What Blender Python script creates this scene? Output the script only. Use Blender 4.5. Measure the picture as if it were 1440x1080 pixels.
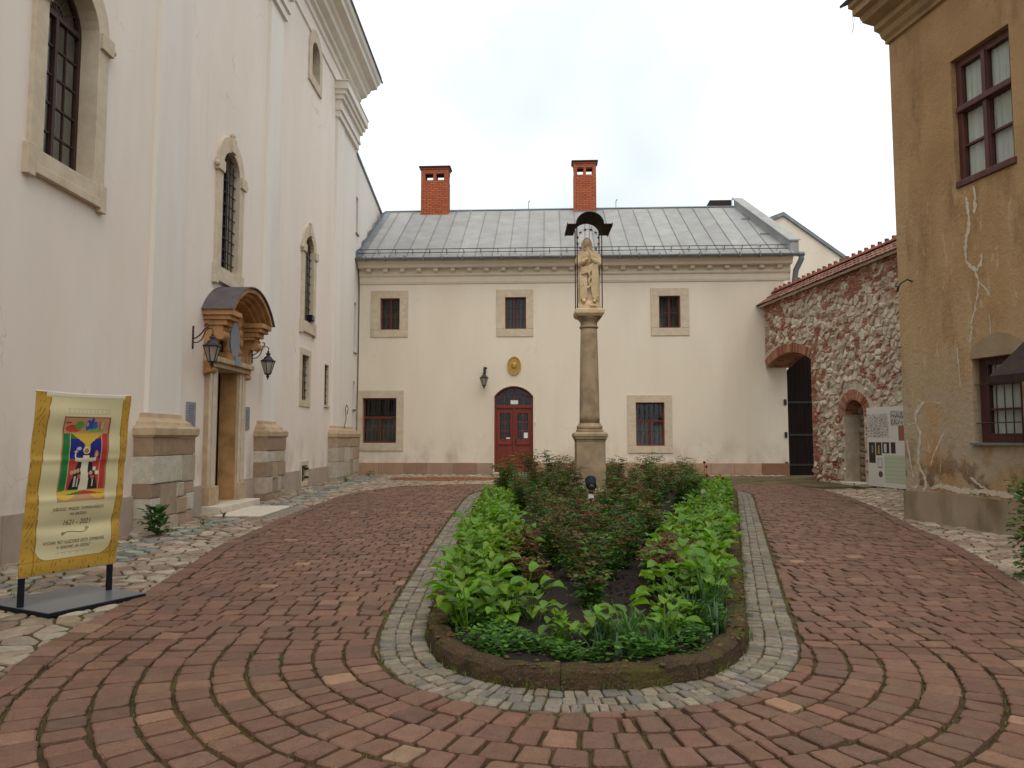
import bpy, bmesh, math, random
from mathutils import Vector, Matrix
from mathutils.geometry import tessellate_polygon

for o in list(bpy.data.objects):
    bpy.data.objects.remove(o)
S = bpy.context.scene
COL = S.collection
R = random.Random(7)
PI = math.pi
rad = math.radians

# ------------------------------------------------------------------ camera
cam = bpy.data.cameras.new('camera')
cam.sensor_width = 36.0
cam.lens = 26.0
cam.clip_start = 0.05
cam.clip_end = 600
camo = bpy.data.objects.new('camera', cam)
COL.objects.link(camo)
camo.location = (0, 0, 1.5)
camo.rotation_euler = (rad(90) + math.atan(77 / 1040), 0, math.atan(8 / 1040))
S.camera = camo

# ------------------------------------------------------------------ overcast sky, soft sun, exposure
SUN_EL, SUN_AZ = 62, 172            # azimuth measured clockwise from +Y
world = bpy.data.worlds.new('World')
S.world = world
world.use_nodes = True
wn = world.node_tree
wn.nodes.clear()
w_out = wn.nodes.new('ShaderNodeOutputWorld')
w_bg = wn.nodes.new('ShaderNodeBackground')
w_sky = wn.nodes.new('ShaderNodeTexSky')
w_sky.sky_type = 'NISHITA'
w_sky.sun_disc = False
w_sky.sun_elevation = rad(SUN_EL)
w_sky.sun_rotation = rad(SUN_AZ)
w_sky.air_density = 1.0
w_sky.dust_density = 3.0
w_co = wn.nodes.new('ShaderNodeTexCoord')
w_no = wn.nodes.new('ShaderNodeTexNoise')
w_no.inputs['Scale'].default_value = 2.1
w_no.inputs['Detail'].default_value = 3
w_ra = wn.nodes.new('ShaderNodeValToRGB')
w_ra.color_ramp.elements[0].position = 0.45
w_ra.color_ramp.elements[0].color = (0.52, 0.57, 0.605, 1)
w_ra.color_ramp.elements[1].position = 0.80
w_ra.color_ramp.elements[1].color = (1.0, 1.0, 1.0, 1)
w_sc = wn.nodes.new('ShaderNodeMix'); w_sc.data_type = 'RGBA'; w_sc.blend_type = 'MULTIPLY'
w_sc.inputs[0].default_value = 1.0
w_sc.inputs[7].default_value = (8.8, 8.8, 8.8, 1)
w_mx = wn.nodes.new('ShaderNodeMix'); w_mx.data_type = 'RGBA'
w_mx.inputs[0].default_value = 0.9   # a closed cloud cover with a little sky light through it
wn.links.new(w_co.outputs['Generated'], w_no.inputs['Vector'])
wn.links.new(w_no.outputs['Fac'], w_ra.inputs[0])
wn.links.new(w_ra.outputs[0], w_sc.inputs[6])
wn.links.new(w_sky.outputs[0], w_mx.inputs[6])
wn.links.new(w_sc.outputs[2], w_mx.inputs[7])
wn.links.new(w_mx.outputs[2], w_bg.inputs[0])
w_bg.inputs[1].default_value = 0.1
wn.links.new(w_bg.outputs[0], w_out.inputs[0])

sun = bpy.data.lights.new('sun', 'SUN')
sun.energy = 0.9
sun.angle = rad(60)
sun.color = (1.0, 0.95, 0.87)
suno = bpy.data.objects.new('sun', sun)
COL.objects.link(suno)
sd = Vector((math.sin(rad(SUN_AZ)) * math.cos(rad(SUN_EL)), math.cos(rad(SUN_AZ)) * math.cos(rad(SUN_EL)), math.sin(rad(SUN_EL))))
suno.rotation_euler = sd.to_track_quat('Z', 'Y').to_euler()
suno.location = (0, 0, 30)
S.view_settings.view_transform = 'Standard'
S.view_settings.look = 'None'
S.view_settings.gamma = 1
S.view_settings.use_curve_mapping = False
S.view_settings.exposure = 0.98

# ------------------------------------------------------------------ materials
def node_mat(name):
    m = bpy.data.materials.new(name)
    m.use_nodes = True
    nt = m.node_tree
    b = nt.nodes['Principled BSDF']
    return m, nt, b

def mix(nt, fac, a, b, blend='MIX'):
    n = nt.nodes.new('ShaderNodeMix'); n.data_type = 'RGBA'; n.blend_type = blend
    if isinstance(fac, (int, float)): n.inputs[0].default_value = fac
    else: nt.links.new(fac, n.inputs[0])
    for i, x in ((6, a), (7, b)):
        if isinstance(x, (tuple, list)): n.inputs[i].default_value = (*x, 1)
        else: nt.links.new(x, n.inputs[i])
    return n.outputs[2]

def coords(nt, sc=(1, 1, 1)):
    c = nt.nodes.new('ShaderNodeTexCoord')
    mp = nt.nodes.new('ShaderNodeMapping')
    mp.inputs['Scale'].default_value = sc
    nt.links.new(c.outputs['Object'], mp.inputs[0])
    return mp.outputs[0]

def noise(nt, vec, scale, detail=4, lo=0.35, hi=0.65, rough=0.55):
    n = nt.nodes.new('ShaderNodeTexNoise')
    n.inputs['Scale'].default_value = scale
    n.inputs['Detail'].default_value = detail
    n.inputs['Roughness'].default_value = rough
    nt.links.new(vec, n.inputs['Vector'])
    r = nt.nodes.new('ShaderNodeMapRange')
    r.inputs[1].default_value = lo; r.inputs[2].default_value = hi
    nt.links.new(n.outputs['Fac'], r.inputs[0])
    return r.outputs[0]

def bump(nt, b, h, strength, dist=0.02):
    n = nt.nodes.new('ShaderNodeBump')
    n.inputs['Strength'].default_value = strength
    n.inputs['Distance'].default_value = dist
    nt.links.new(h, n.inputs['Height'])
    nt.links.new(n.outputs[0], b.inputs['Normal'])

def surf(name, c1, c2, scale=6, rough=0.85, bs=40, bstr=0.3, bdist=0.01, attr=False, metal=0.0, spec=0.3, stain=None, sscale=1.0, sc=(1, 1, 1), slo=0.5, shi=0.75, speck=None, splash=None):
    """two-tone noise colour, optional large stains, optional fine specks, optional per-piece colour, fine bump"""
    m, nt, b = node_mat(name)
    v = coords(nt, sc)
    col = mix(nt, noise(nt, v, scale), c1, c2)
    if stain: col = mix(nt, noise(nt, v, sscale, 6, slo, shi), col, stain)
    if speck: col = mix(nt, noise(nt, v, bs * 1.7, 3, 0.56, 0.7), col, speck)
    if splash:     # dirt thrown up from the ground and hairline crazing
        sx = nt.nodes.new('ShaderNodeSeparateXYZ'); nt.links.new(coords(nt), sx.inputs[0])
        r = nt.nodes.new('ShaderNodeMapRange'); r.inputs[1].default_value = 1.9; r.inputs[2].default_value = .5
        nt.links.new(sx.outputs[2], r.inputs[0])
        ml = nt.nodes.new('ShaderNodeMath'); ml.operation = 'MULTIPLY'
        nt.links.new(r.outputs[0], ml.inputs[0]); nt.links.new(noise(nt, coords(nt, (1, 1, .6)), 2.2, 7, .42, .72), ml.inputs[1])
        col = mix(nt, ml.outputs[0], col, splash)
        col = mix(nt, noise(nt, coords(nt, (3, 3, .12)), 1.6, 6, .66, 1.1), col, splash)
        vo = nt.nodes.new('ShaderNodeTexVoronoi'); vo.feature = 'DISTANCE_TO_EDGE'; vo.inputs['Scale'].default_value = .55
        wn_ = nt.nodes.new('ShaderNodeTexNoise'); wn_.inputs['Scale'].default_value = 1.7; wn_.inputs['Detail'].default_value = 6
        nt.links.new(coords(nt), wn_.inputs['Vector'])
        ad = nt.nodes.new('ShaderNodeVectorMath'); ad.operation = 'ADD'
        nt.links.new(coords(nt), ad.inputs[0]); nt.links.new(wn_.outputs['Color'], ad.inputs[1]); nt.links.new(ad.outputs[0], vo.inputs['Vector'])
        cr_ = nt.nodes.new('ShaderNodeMapRange'); cr_.inputs[1].default_value = .006; cr_.inputs[2].default_value = .001
        nt.links.new(vo.outputs['Distance'], cr_.inputs[0])
        m3 = nt.nodes.new('ShaderNodeMath'); m3.operation = 'MULTIPLY'
        nt.links.new(cr_.outputs[0], m3.inputs[0]); nt.links.new(noise(nt, coords(nt), .5, 3, .5, .75), m3.inputs[1])
        col = mix(nt, m3.outputs[0], col, splash)
    if attr:
        a = nt.nodes.new('ShaderNodeAttribute'); a.attribute_name = 'col'
        col = mix(nt, 1.0, col, a.outputs[0], 'MULTIPLY')
    nt.links.new(col, b.inputs['Base Color'])
    b.inputs['Roughness'].default_value = rough
    b.inputs['Metallic'].default_value = metal
    b.inputs['Specular IOR Level'].default_value = spec
    if bstr: bump(nt, b, noise(nt, v, bs, 6, 0.2, 0.8, 0.65), bstr, bdist)
    return m

M = {}
M['plaster'] = surf('church_plaster', (.80, .695, .60), (.76, .65, .55), 1.3, .92, 60, .12, .006, stain=(.70, .61, .515), sscale=.5, sc=(1, 1, .3), slo=.5, shi=.85, splash=(.45, .37, .285))
M['pale'] = surf('pale_plaster', (.77, .71, .625), (.74, .675, .59), 1.6, .92, 60, .1, .006, stain=(.60, .56, .48), sscale=.7, sc=(1, 1, .15), slo=.52, shi=.85)
M['house'] = surf('house_plaster', (.745, .66, .53), (.715, .625, .495), 1.1, .92, 55, .12, .006, stain=(.63, .54, .42), sscale=.6, sc=(1, 1, .22), slo=.5, shi=.82, splash=(.46, .38, .29))
M['cream'] = surf('cream_trim', (.70, .62, .49), (.665, .58, .45), 3, .9, 60, .15, .006)
M['sand'] = surf('sandstone', (.50, .375, .235), (.40, .285, .165), 5, .92, 70, .35, .008, stain=(.34, .24, .15), sscale=1.7, slo=.5, shi=.8)
M['sandlight'] = surf('pale_sandstone', (.60, .50, .37), (.52, .42, .30), 6, .92, 80, .3, .006, stain=(.44, .34, .23), sscale=2.0, slo=.55, shi=.85)
M['portal'] = surf('portal_sandstone', (.50, .275, .115), (.37, .195, .08), 4, .9, 70, .35, .008, stain=(.19, .095, .045), sscale=2.2, slo=.5, shi=.8)
M['block'] = surf('base_stone', (.95, .93, .90), (.78, .74, .70), 9, .95, 45, .7, .014, attr=True, speck=(.55, .5, .45))
M['slab'] = surf('plinth_slab_stone', (.95, .92, .9), (.82, .78, .74), 4, .9, 50, .25, .006, attr=True)
M['column'] = surf('weathered_column_stone', (.41, .305, .19), (.32, .23, .14), 5, .94, 55, .6, .012, stain=(.23, .17, .11), sscale=2.5, slo=.48, shi=.75)
M['statue'] = surf('statue_stone', (.64, .49, .30), (.54, .40, .235), 7, .9, 90, .3, .006, stain=(.40, .29, .18), sscale=4, slo=.52, shi=.85)
M['zinc'] = surf('zinc_sheet', (.325, .315, .295), (.265, .26, .245), 2.2, .7, 18, .1, .01, attr=True, metal=.0, spec=.3, stain=(.25, .225, .20), sscale=.9, sc=(1, 1, .6), slo=.55, shi=.85)
M['zinc_dark'] = surf('dark_zinc', (.20, .22, .235), (.15, .165, .18), 3, .5, 20, .1, .01, metal=.3, spec=.4)
M['iron'] = surf('black_iron', (.018, .016, .018), (.03, .025, .025), 20, .55, 60, .2, .004, spec=.4)
M['rust'] = surf('brown_rusty_sheet', (.040, .027, .021), (.026, .018, .015), 9, .8, 50, .25, .005, stain=(.06, .034, .022), sscale=4, spec=.2)
M['hoodlead'] = surf('dark_sheet_roof', (.125, .105, .105), (.09, .075, .08), 5, .6, 40, .15, .005, metal=.2)
M['redwood'] = surf('red_brown_paint', (.20, .032, .016), (.15, .024, .013), 8, .5, 80, .15, .003, sc=(1, 1, .2), spec=.4)
M['darkwood'] = surf('dark_red_window_wood', (.10, .028, .02), (.065, .02, .016), 9, .55, 90, .25, .004, sc=(1, 1, .3), spec=.4, stain=(.16, .07, .04), sscale=7, slo=.6, shi=.8)
M['gatewood'] = surf('dark_brown_gate_wood', (.015, .008, .006), (.010, .006, .005), 9, .8, 70, .3, .005, sc=(1, 1, .15), spec=.15)
M['churchwood'] = surf('brown_window_wood', (.06, .03, .022), (.045, .022, .018), 9, .6, 80, .2, .004)
M['brick'] = surf('paving_clinker', (.98, .95, .93), (.80, .76, .74), 14, .78, 60, .6, .006, attr=True, stain=(.68, .64, .60), sscale=3.0, slo=.5, shi=.8, speck=(.42, .37, .34), spec=.35)
M['sett'] = surf('granite_sett', (.95, .95, .95), (.72, .70, .68), 22, .85, 70, .7, .008, attr=True, speck=(.5, .48, .44))
M['stone'] = surf('field_stone', (.96, .93, .9), (.70, .65, .60), 9, .92, 40, .8, .014, attr=True, stain=(.55, .48, .42), sscale=4, slo=.55, shi=.8)
M['rubble'] = surf('rubble_stone', (.97, .94, .9), (.68, .62, .55), 8, .95, 30, .9, .02, attr=True, stain=(.5, .43, .35), sscale=5, slo=.52, shi=.75)
M['wallbrick'] = surf('old_brick', (.95, .92, .9), (.72, .66, .62), 16, .92, 60, .6, .008, attr=True)
M['mortar'] = surf('lime_mortar', (.62, .54, .43), (.50, .41, .31), 7, .96, 30, 1.0, .02, stain=(.40, .29, .21), sscale=2.0)
M['tile'] = surf('clay_tile', (.95, .9, .88), (.7, .6, .56), 10, .85, 50, .4, .006, attr=True)
M['soil'] = surf('dark_soil', (.030, .019, .014), (.018, .012, .009), 22, .97, 35, 1.0, .03, speck=(.07, .045, .03))
M['kerb'] = surf('mossy_kerb', (.105, .062, .030), (.055, .033, .018), 7, .97, 38, 1.0, .03, stain=(.085, .072, .014), sscale=5, slo=.48, shi=.6, speck=(.16, .11, .07))
M['ground'] = surf('joint_earth', (.085, .055, .020), (.055, .038, .014), 9, .97, 60, .9, .012, stain=(.095, .082, .014), sscale=1.6, slo=.52, shi=.7)
M['moss'] = surf('moss_ground', (.13, .105, .045), (.085, .075, .03), 3, .97, 40, 1.0, .02, stain=(.17, .12, .075), sscale=1.1, slo=.45, shi=.6)
M['gravel'] = surf('red_grit', (.33, .12, .05), (.22, .09, .045), 6, .97, 60, 1.0, .015, stain=(.22, .16, .10), sscale=1.6)
M['mosscol'] = surf('moss_cushion', (1, 1, 1), (.7, .7, .7), 60, .98, 90, 1.0, .01, attr=True)
M['white'] = surf('white_paint', (.75, .74, .70), (.70, .69, .65), 5, .6, 50, .05)
M['paper'] = surf('paper_sheet', (.78, .78, .76), (.72, .72, .70), 8, .7, 50, .05)
M['gold'] = surf('gilded_relief', (.55, .34, .075), (.42, .24, .05), 12, .45, 60, .3, .005, metal=.45)
M['goldred'] = surf('painted_star', (.28, .07, .03), (.22, .05, .025), 12, .55, 60, .1)
M['plate'] = surf('grey_steel_plate', (.155, .17, .18), (.13, .145, .155), 3, .32, 30, .05, .003, metal=.3, spec=.5)
M['steelblack'] = surf('black_steel', (.008, .009, .012), (.011, .012, .015), 5, .7, 30, .05, .003, spec=.15)
M['slate'] = surf('grey_slate_plaque', (.24, .26, .29), (.20, .215, .24), 9, .55, 50, .2, .004, speck=(.33, .34, .35))
M['dark'] = surf('unlit_room_black', (.012, .011, .010), (.008, .008, .008), 3, .95, 20, 0)  # near-black backing sheets: the shade of unlit rooms put into the colour
M['curtain'] = surf('net_curtain', (.80, .80, .76), (.68, .68, .65), 5, .9, 30, .1, sc=(6, 6, .4))
M['goldpale'] = surf('pale_gilding', (.70, .52, .24), (.6, .42, .16), 12, .5, 60, .2, .005)
M['curtain_dim'] = surf('dim_curtain', (.17, .18, .16), (.10, .105, .095), 5, .9, 30, .1, sc=(6, 6, .4))
M['print'] = surf('printed_surface', (1, 1, 1), (.97, .97, .97), 3, .7, 200, .06, .002, attr=True)
M['ink'] = surf('print_ink', (.06, .04, .025), (.05, .035, .02), 9, .8, 20, 0)
M['step'] = surf('door_step_stone', (.60, .53, .42), (.52, .45, .35), 6, .9, 60, .3, .006)
M['chim'] = surf('chimney_brick', (.95, .92, .9), (.8, .75, .72), 10, .9, 60, .3, .006, attr=True)
M['chimjoint'] = surf('chimney_joint', (.16, .05, .028), (.13, .045, .025), 9, .95, 40, .3)
M['repair'] = surf('pale_repair_mortar', (.62, .53, .41), (.52, .42, .31), 12, .95, 40, .7, .01)

def glass_mat():
    m = bpy.data.materials.new('window_glass'); m.use_nodes = True
    nt = m.node_tree; nt.nodes.clear()
    o = nt.nodes.new('ShaderNodeOutputMaterial'); mx = nt.nodes.new('ShaderNodeMixShader')
    t = nt.nodes.new('ShaderNodeBsdfTransparent'); t.inputs[0].default_value = (.86, .88, .86, 1)
    g = nt.nodes.new('ShaderNodeBsdfGlossy'); g.inputs['Roughness'].default_value = .04
    fr = nt.nodes.new('ShaderNodeFresnel'); fr.inputs[0].default_value = 1.5
    ge = nt.nodes.new('ShaderNodeNewGeometry')
    iv_ = nt.nodes.new('ShaderNodeMath'); iv_.operation = 'SUBTRACT'; iv_.inputs[0].default_value = 1.0
    ml = nt.nodes.new('ShaderNodeMath'); ml.operation = 'MULTIPLY'
    nt.links.new(ge.outputs['Backfacing'], iv_.inputs[1]); nt.links.new(fr.outputs[0], ml.inputs[0]); nt.links.new(iv_.outputs[0], ml.inputs[1])
    nt.links.new(ml.outputs[0], mx.inputs[0]); nt.links.new(t.outputs[0], mx.inputs[1]); nt.links.new(g.outputs[0], mx.inputs[2])
    nt.links.new(mx.outputs[0], o.inputs[0])
    return m
M['glass'] = glass_mat()

def leaf_mat(name, rough=.42, trans=.45):
    m = bpy.data.materials.new(name); m.use_nodes = True
    nt = m.node_tree; b = nt.nodes['Principled BSDF']; o = nt.nodes['Material Output']
    a = nt.nodes.new('ShaderNodeAttribute'); a.attribute_name = 'col'
    oi = nt.nodes.new('ShaderNodeObjectInfo')
    mr = nt.nodes.new('ShaderNodeMapRange'); mr.inputs[3].default_value = .78; mr.inputs[4].default_value = 1.2
    nt.links.new(oi.outputs['Random'], mr.inputs[0])
    v = coords(nt)
    col = mix(nt, noise(nt, v, 18), a.outputs[0], (.5, .5, .5), 'MULTIPLY')
    sc = nt.nodes.new('ShaderNodeVectorMath'); sc.operation = 'SCALE'
    m2 = mix(nt, .35, a.outputs[0], col)
    nt.links.new(m2, sc.inputs[0]); nt.links.new(mr.outputs[0], sc.inputs['Scale'])
    nt.links.new(sc.outputs[0], b.inputs['Base Color'])
    b.inputs['Roughness'].default_value = rough
    b.inputs['Specular IOR Level'].default_value = .35
    t = nt.nodes.new('ShaderNodeBsdfTranslucent'); nt.links.new(sc.outputs[0], t.inputs[0])
    mx = nt.nodes.new('ShaderNodeMixShader'); mx.inputs[0].default_value = trans
    nt.links.new(b.outputs[0], mx.inputs[1]); nt.links.new(t.outputs[0], mx.inputs[2])
    nt.links.new(mx.outputs[0], o.inputs[0])
    return m
M['leaf'] = leaf_mat('leaf')
M['stem'] = surf('plant_stem', (.06, .075, .025), (.05, .04, .02), 20, .8, 40, .1)

def ochre_mat():
    m, nt, b = node_mat('weathered_ochre_plaster')
    v = coords(nt)
    vs = coords(nt, (1, 1, .25))
    col = mix(nt, noise(nt, v, 1.2, 6), (.435, .268, .13), (.36, .215, .10))
    col = mix(nt, noise(nt, vs, .9, 7, .46, .66), col, (.47, .32, .17))          # faded fields
    col = mix(nt, noise(nt, vs, 2.2, 9, .52, .72, .65), col, (.235, .14, .066))          # dark damp blotches
    sx = nt.nodes.new('ShaderNodeSeparateXYZ'); nt.links.new(v, sx.inputs[0])
    def band(z0, z1):
        r = nt.nodes.new('ShaderNodeMapRange'); r.inputs[1].default_value = z0; r.inputs[2].default_value = z1
        nt.links.new(sx.outputs[2], r.inputs[0]); return r.outputs[0]
    def mul(a, c):
        n = nt.nodes.new('ShaderNodeMath'); n.operation = 'MULTIPLY'; nt.links.new(a, n.inputs[0]); nt.links.new(c, n.inputs[1]); return n.outputs[0]
    col = mix(nt, mul(band(3.4, 1.7), noise(nt, v, 1.5, 8, .42, .52, .62)), col, (.42, .335, .225))   # worn grey-beige lower field
    col = mix(nt, mul(band(1.6, .7), noise(nt, v, 2.3, 7, .5, .56)), col, (.17, .105, .055))
    flake = mul(noise(nt, vs, 7, 8, .585, .64, .7), band(6.2, 4.4))
    col = mix(nt, flake, col, (.50, .38, .23))                                     # flaked paint
    nt.links.new(col, b.inputs['Base Color'])
    b.inputs['Roughness'].default_value = .95
    b.inputs['Specular IOR Level'].default_value = .2
    bump(nt, b, noise(nt, v, 9, 10, .2, .8, .72), .8, .03)
    return m
M['ochre'] = ochre_mat()
M['patch'] = surf('grey_mortar_patch', (.34, .25, .155), (.28, .20, .12), 4, .95, 40, .4, .01)
M['dado'] = surf('grey_beige_dado', (.36, .285, .19), (.29, .22, .14), 2.2, .95, 40, .4, .01, stain=(.15, .105, .06), sscale=2.0, sc=(1, 1, .45), slo=.5, shi=.75)
M['ochretrim'] = surf('ochre_cornice', (.34, .22, .105), (.27, .17, .08), 3, .92, 40, .25, .008, stain=(.2, .12, .06), sscale=2.0)

# ------------------------------------------------------------------ mesh helpers
def gz(y):
    return 0.008 * y

def FR(ox, oy, ex, ey):
    l = math.hypot(ex, ey); ex /= l; ey /= l
    nx, ny = ey, -ex
    return lambda u, v, d: (ox + ex * u + nx * d, oy + ey * u + ny * d, v)

FC = FR(-5.8, 0, 0, 1)                                           # church wall: u = distance from camera
FB = FR(-5.75, 26.8, math.cos(rad(2.3)), -math.sin(rad(2.3)))    # house at the back
FA = FR(8.8, 26.2, .17, -1)                                      # rampart
FO = FR(6.77, 13.04, .18, -1)                                    # ochre building
ID = lambda u, v, d: (u, v, d)
FLAT = lambda u, v, d: (u, v, gz(v) + d)                         # lying on the ground

class MB:
    def __init__(s, fr=ID):
        s.v = []; s.f = []; s.c = []; s.fr = fr
    def add(s, vs, fs, c=None, fr=None):
        fr = fr or s.fr
        n = len(s.v)
        s.v += [fr(*p) for p in vs]
        s.f += [tuple(i + n for i in f) for f in fs]
        s.c += [c] * len(fs)
        return s
    def box(s, a0, a1, b0, b1, c0, c1, c=None):
        vs = [(a, b, d) for a in (a0, a1) for b in (b0, b1) for d in (c0, c1)]
        return s.add(vs, [(0, 1, 3, 2), (4, 6, 7, 5), (0, 4, 5, 1), (2, 3, 7, 6), (0, 2, 6, 4), (1, 5, 7, 3)], c)
    def slab(s, outer, holes, d0, d1, c=None):
        loops = [outer] + holes
        pts = [p for l in loops for p in l]
        n = len(pts)
        tris = tessellate_polygon([[Vector((p[0], p[1], 0)) for p in l] for l in loops])
        vs = [(p[0], p[1], d1) for p in pts] + [(p[0], p[1], d0) for p in pts]
        fs = [tuple(t) for t in tris] + [tuple(i + n for i in reversed(t)) for t in tris]
        k = 0
        for l in loops:
            m = len(l)
            for i in range(m):
                a, b = k + i, k + (i + 1) % m
                fs.append((a, b, b + n, a + n))
            k += m
        return s.add(vs, fs, c)
    def profile(s, prof, u0, u1, closed=True):
        """prof: list of (d, v); extruded along u"""
        n = len(prof)
        vs = [(u0, p[1], p[0]) for p in prof] + [(u1, p[1], p[0]) for p in prof]
        fs = [(i, (i + 1) % n, (i + 1) % n + n, i + n) for i in range(n if closed else n - 1)]
        if closed: fs += [tuple(range(n)), tuple(range(2 * n - 1, n - 1, -1))]
        return s.add(vs, fs)
    def tube(s, pts, r, n=8, cap=True, c=None):
        pts = [Vector(s.fr(*p)) for p in pts]
        rs = r if isinstance(r, (list, tuple)) else [r] * len(pts)
        vs = []; fs = []
        up = Vector((0, 0, 1))
        prev = None
        for i, p in enumerate(pts):
            t = (pts[min(i + 1, len(pts) - 1)] - pts[max(i - 1, 0)])
            if t.length < 1e-9: t = Vector((0, 0, 1))
            t.normalize()
            if prev is None:
                a = t.cross(up if abs(t.z) < .9 else Vector((1, 0, 0))).normalized()
            else:
                a = (prev - t * prev.dot(t)).normalized()
            prev = a
            b = t.cross(a)
            for k in range(n):
                an = 2 * PI * k / n
                vs.append(tuple(p + (a * math.cos(an) + b * math.sin(an)) * rs[i]))
        m = len(pts)
        for i in range(m - 1):
            for k in range(n):
                fs.append((i * n + k, i * n + (k + 1) % n, (i + 1) * n + (k + 1) % n, (i + 1) * n + k))
        if cap:
            fs.append(tuple(range(n - 1, -1, -1))); fs.append(tuple(range((m - 1) * n, m * n)))
        return s.add(vs, fs, c, fr=ID)
    def lathe(s, prof, cx, cy, n=24, sq=False, c=None):
        """prof: (r, z) from bottom to top round a vertical axis at local (cx, cy)"""
        vs = []; fs = []
        off = PI / n if sq else 0
        for r, z in prof:
            for k in range(n):
                a = 2 * PI * k / n + off
                q = r / math.cos(PI / n) if sq else r
                vs.append((cx + q * math.cos(a), cy + q * math.sin(a), z))
        m = len(prof)
        for i in range(m - 1):
            for k in range(n):
                fs.append((i * n + k, i * n + (k + 1) % n, (i + 1) * n + (k + 1) % n, (i + 1) * n + k))
        fs.append(tuple(range(n - 1, -1, -1))); fs.append(tuple(range((m - 1) * n, m * n)))
        return s.add(vs, fs, c)
    def ball(s, cx, cy, cz, rx, ry, rz, n=10, m=7, c=None, rot=None):
        vs = []; fs = []
        for i in range(m + 1):
            p = PI * i / m
            for k in range(n):
                a = 2 * PI * k / n
                q = Vector((rx * math.sin(p) * math.cos(a), ry * math.sin(p) * math.sin(a), rz * math.cos(p)))
                if rot: q = rot @ q
                vs.append((cx + q.x, cy + q.y, cz + q.z))
        for i in range(m):
            for k in range(n):
                fs.append((i * n + k, (i + 1) * n + k, (i + 1) * n + (k + 1) % n, i * n + (k + 1) % n))
        return s.add(vs, fs, c)
    def piece(s, poly, d0, d1, bev=.01, c=None, dome=0.0, tilt=(0, 0)):
        """one stone, brick or sett: a bevelled, slightly domed prism over a 2D outline"""
        n = len(poly)
        cx = sum(p[0] for p in poly) / n; cy = sum(p[1] for p in poly) / n
        def ins(p, b):
            l = math.hypot(p[0] - cx, p[1] - cy) or 1
            k = max(0.2, 1 - b / l)
            return cx + (p[0] - cx) * k, cy + (p[1] - cy) * k
        T = lambda p: tilt[0] * (p[0] - cx) + tilt[1] * (p[1] - cy)
        vs = [(p[0], p[1], d0) for p in poly]
        vs += [(p[0], p[1], d1 - bev * .8 + T(p)) for p in poly]
        for p in poly:
            q = ins(p, bev); vs.append((q[0], q[1], d1 + T(q)))
        fs = []
        for i in range(n):
            j = (i + 1) % n
            fs.append((i, j, j + n, i + n)); fs.append((i + n, j + n, j + 2 * n, i + 2 * n))
        if dome:
            for p in poly:
                q = (cx + (p[0] - cx) * .5, cy + (p[1] - cy) * .5)
                vs.append((q[0], q[1], d1 + dome + T(q) + R.uniform(-.3, .3) * dome))
            for i in range(n):
                j = (i + 1) % n
                fs.append((i + 2 * n, j + 2 * n, j + 3 * n, i + 3 * n))
            fs.append(tuple(range(3 * n, 4 * n)))
        else:
            fs.append(tuple(range(2 * n, 3 * n)))
        return s.add(vs, fs, c)
    def mesh(s, name, mat, smooth=False, recalc=True):
        me = bpy.data.meshes.new(name)
        me.from_pydata(s.v, [], s.f)
        if any(c is not None for c in s.c):
            at = me.attributes.new('col', 'FLOAT_COLOR', 'FACE')
            buf = []
            for c in s.c:
                c = c or (1, 1, 1); buf += [c[0], c[1], c[2], 1.0]
            at.data.foreach_set('color', buf)
        if recalc:
            bm = bmesh.new(); bm.from_mesh(me)
            bmesh.ops.recalc_face_normals(bm, faces=bm.faces)
            bm.to_mesh(me); bm.free()
        if smooth:
            me.polygons.foreach_set('use_smooth', [True] * len(me.polygons))
        me.materials.append(M[mat] if isinstance(mat, str) else mat)
        return me
    def build(s, name, mat, parent=None, smooth=False, bevel=0, recalc=True):
        return link(name, s.mesh(name, mat, smooth, recalc), parent, bevel)

def link(name, me, parent=None, bevel=0):
    o = bpy.data.objects.new(name, me)
    COL.objects.link(o)
    if parent: adopt(o, parent)
    if bevel:
        b = o.modifiers.new('bevel', 'BEVEL'); b.width = bevel; b.segments = 2; b.limit_method = 'ANGLE'; b.angle_limit = rad(40)
    return o

def world_of(o):
    m = o.matrix_basis.copy()
    if o.parent: m = world_of(o.parent) @ o.matrix_parent_inverse @ m
    return m

def adopt(o, parent):
    """parent without moving: parts are built in world coordinates"""
    o.parent = parent
    o.matrix_parent_inverse = world_of(parent).inverted()

def tag(o, label=None, cat=None, group=None, kind=None):
    if label: o['label'] = label
    if cat: o['category'] = cat
    if group: o['group'] = group
    if kind: o['kind'] = kind
    return o

def empty(name, loc=(0, 0, 0), label=None, cat=None, group=None, rz=0):
    o = bpy.data.objects.new(name, None)
    o.empty_display_size = .2
    COL.objects.link(o)
    o.location = loc; o.rotation_euler = (0, 0, rz)
    return tag(o, label, cat, group)

def copy_tree(o, parent=None):
    c = o.copy(); COL.objects.link(c); c.parent = parent
    for ch in list(o.children): copy_tree(ch, c)
    return c

def rect(u0, u1, v0, v1):
    return [(u0, v0), (u1, v0), (u1, v1), (u0, v1)]

def arched(u0, u1, v0, vs, rise, n=14):
    """opening with a segmental or round head, counter-clockwise"""
    w = (u1 - u0) / 2; c = (u0 + u1) / 2
    pts = [(u0, v0), (u1, v0)]
    r = (w * w + rise * rise) / (2 * rise); cy = vs + rise - r
    a0 = math.asin(min(1, w / r)); a0 = a0 if rise <= w else PI - a0
    for i in range(n + 1):
        a = a0 - 2 * a0 * i / n
        pts.append((c + r * math.sin(a), cy + r * math.cos(a)))
    return pts

def jit(c, k=.1):
    f = 1 + R.uniform(-k, k)
    return tuple(max(0, x * f * (1 + R.uniform(-k, k) * .3)) for x in c)

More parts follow.
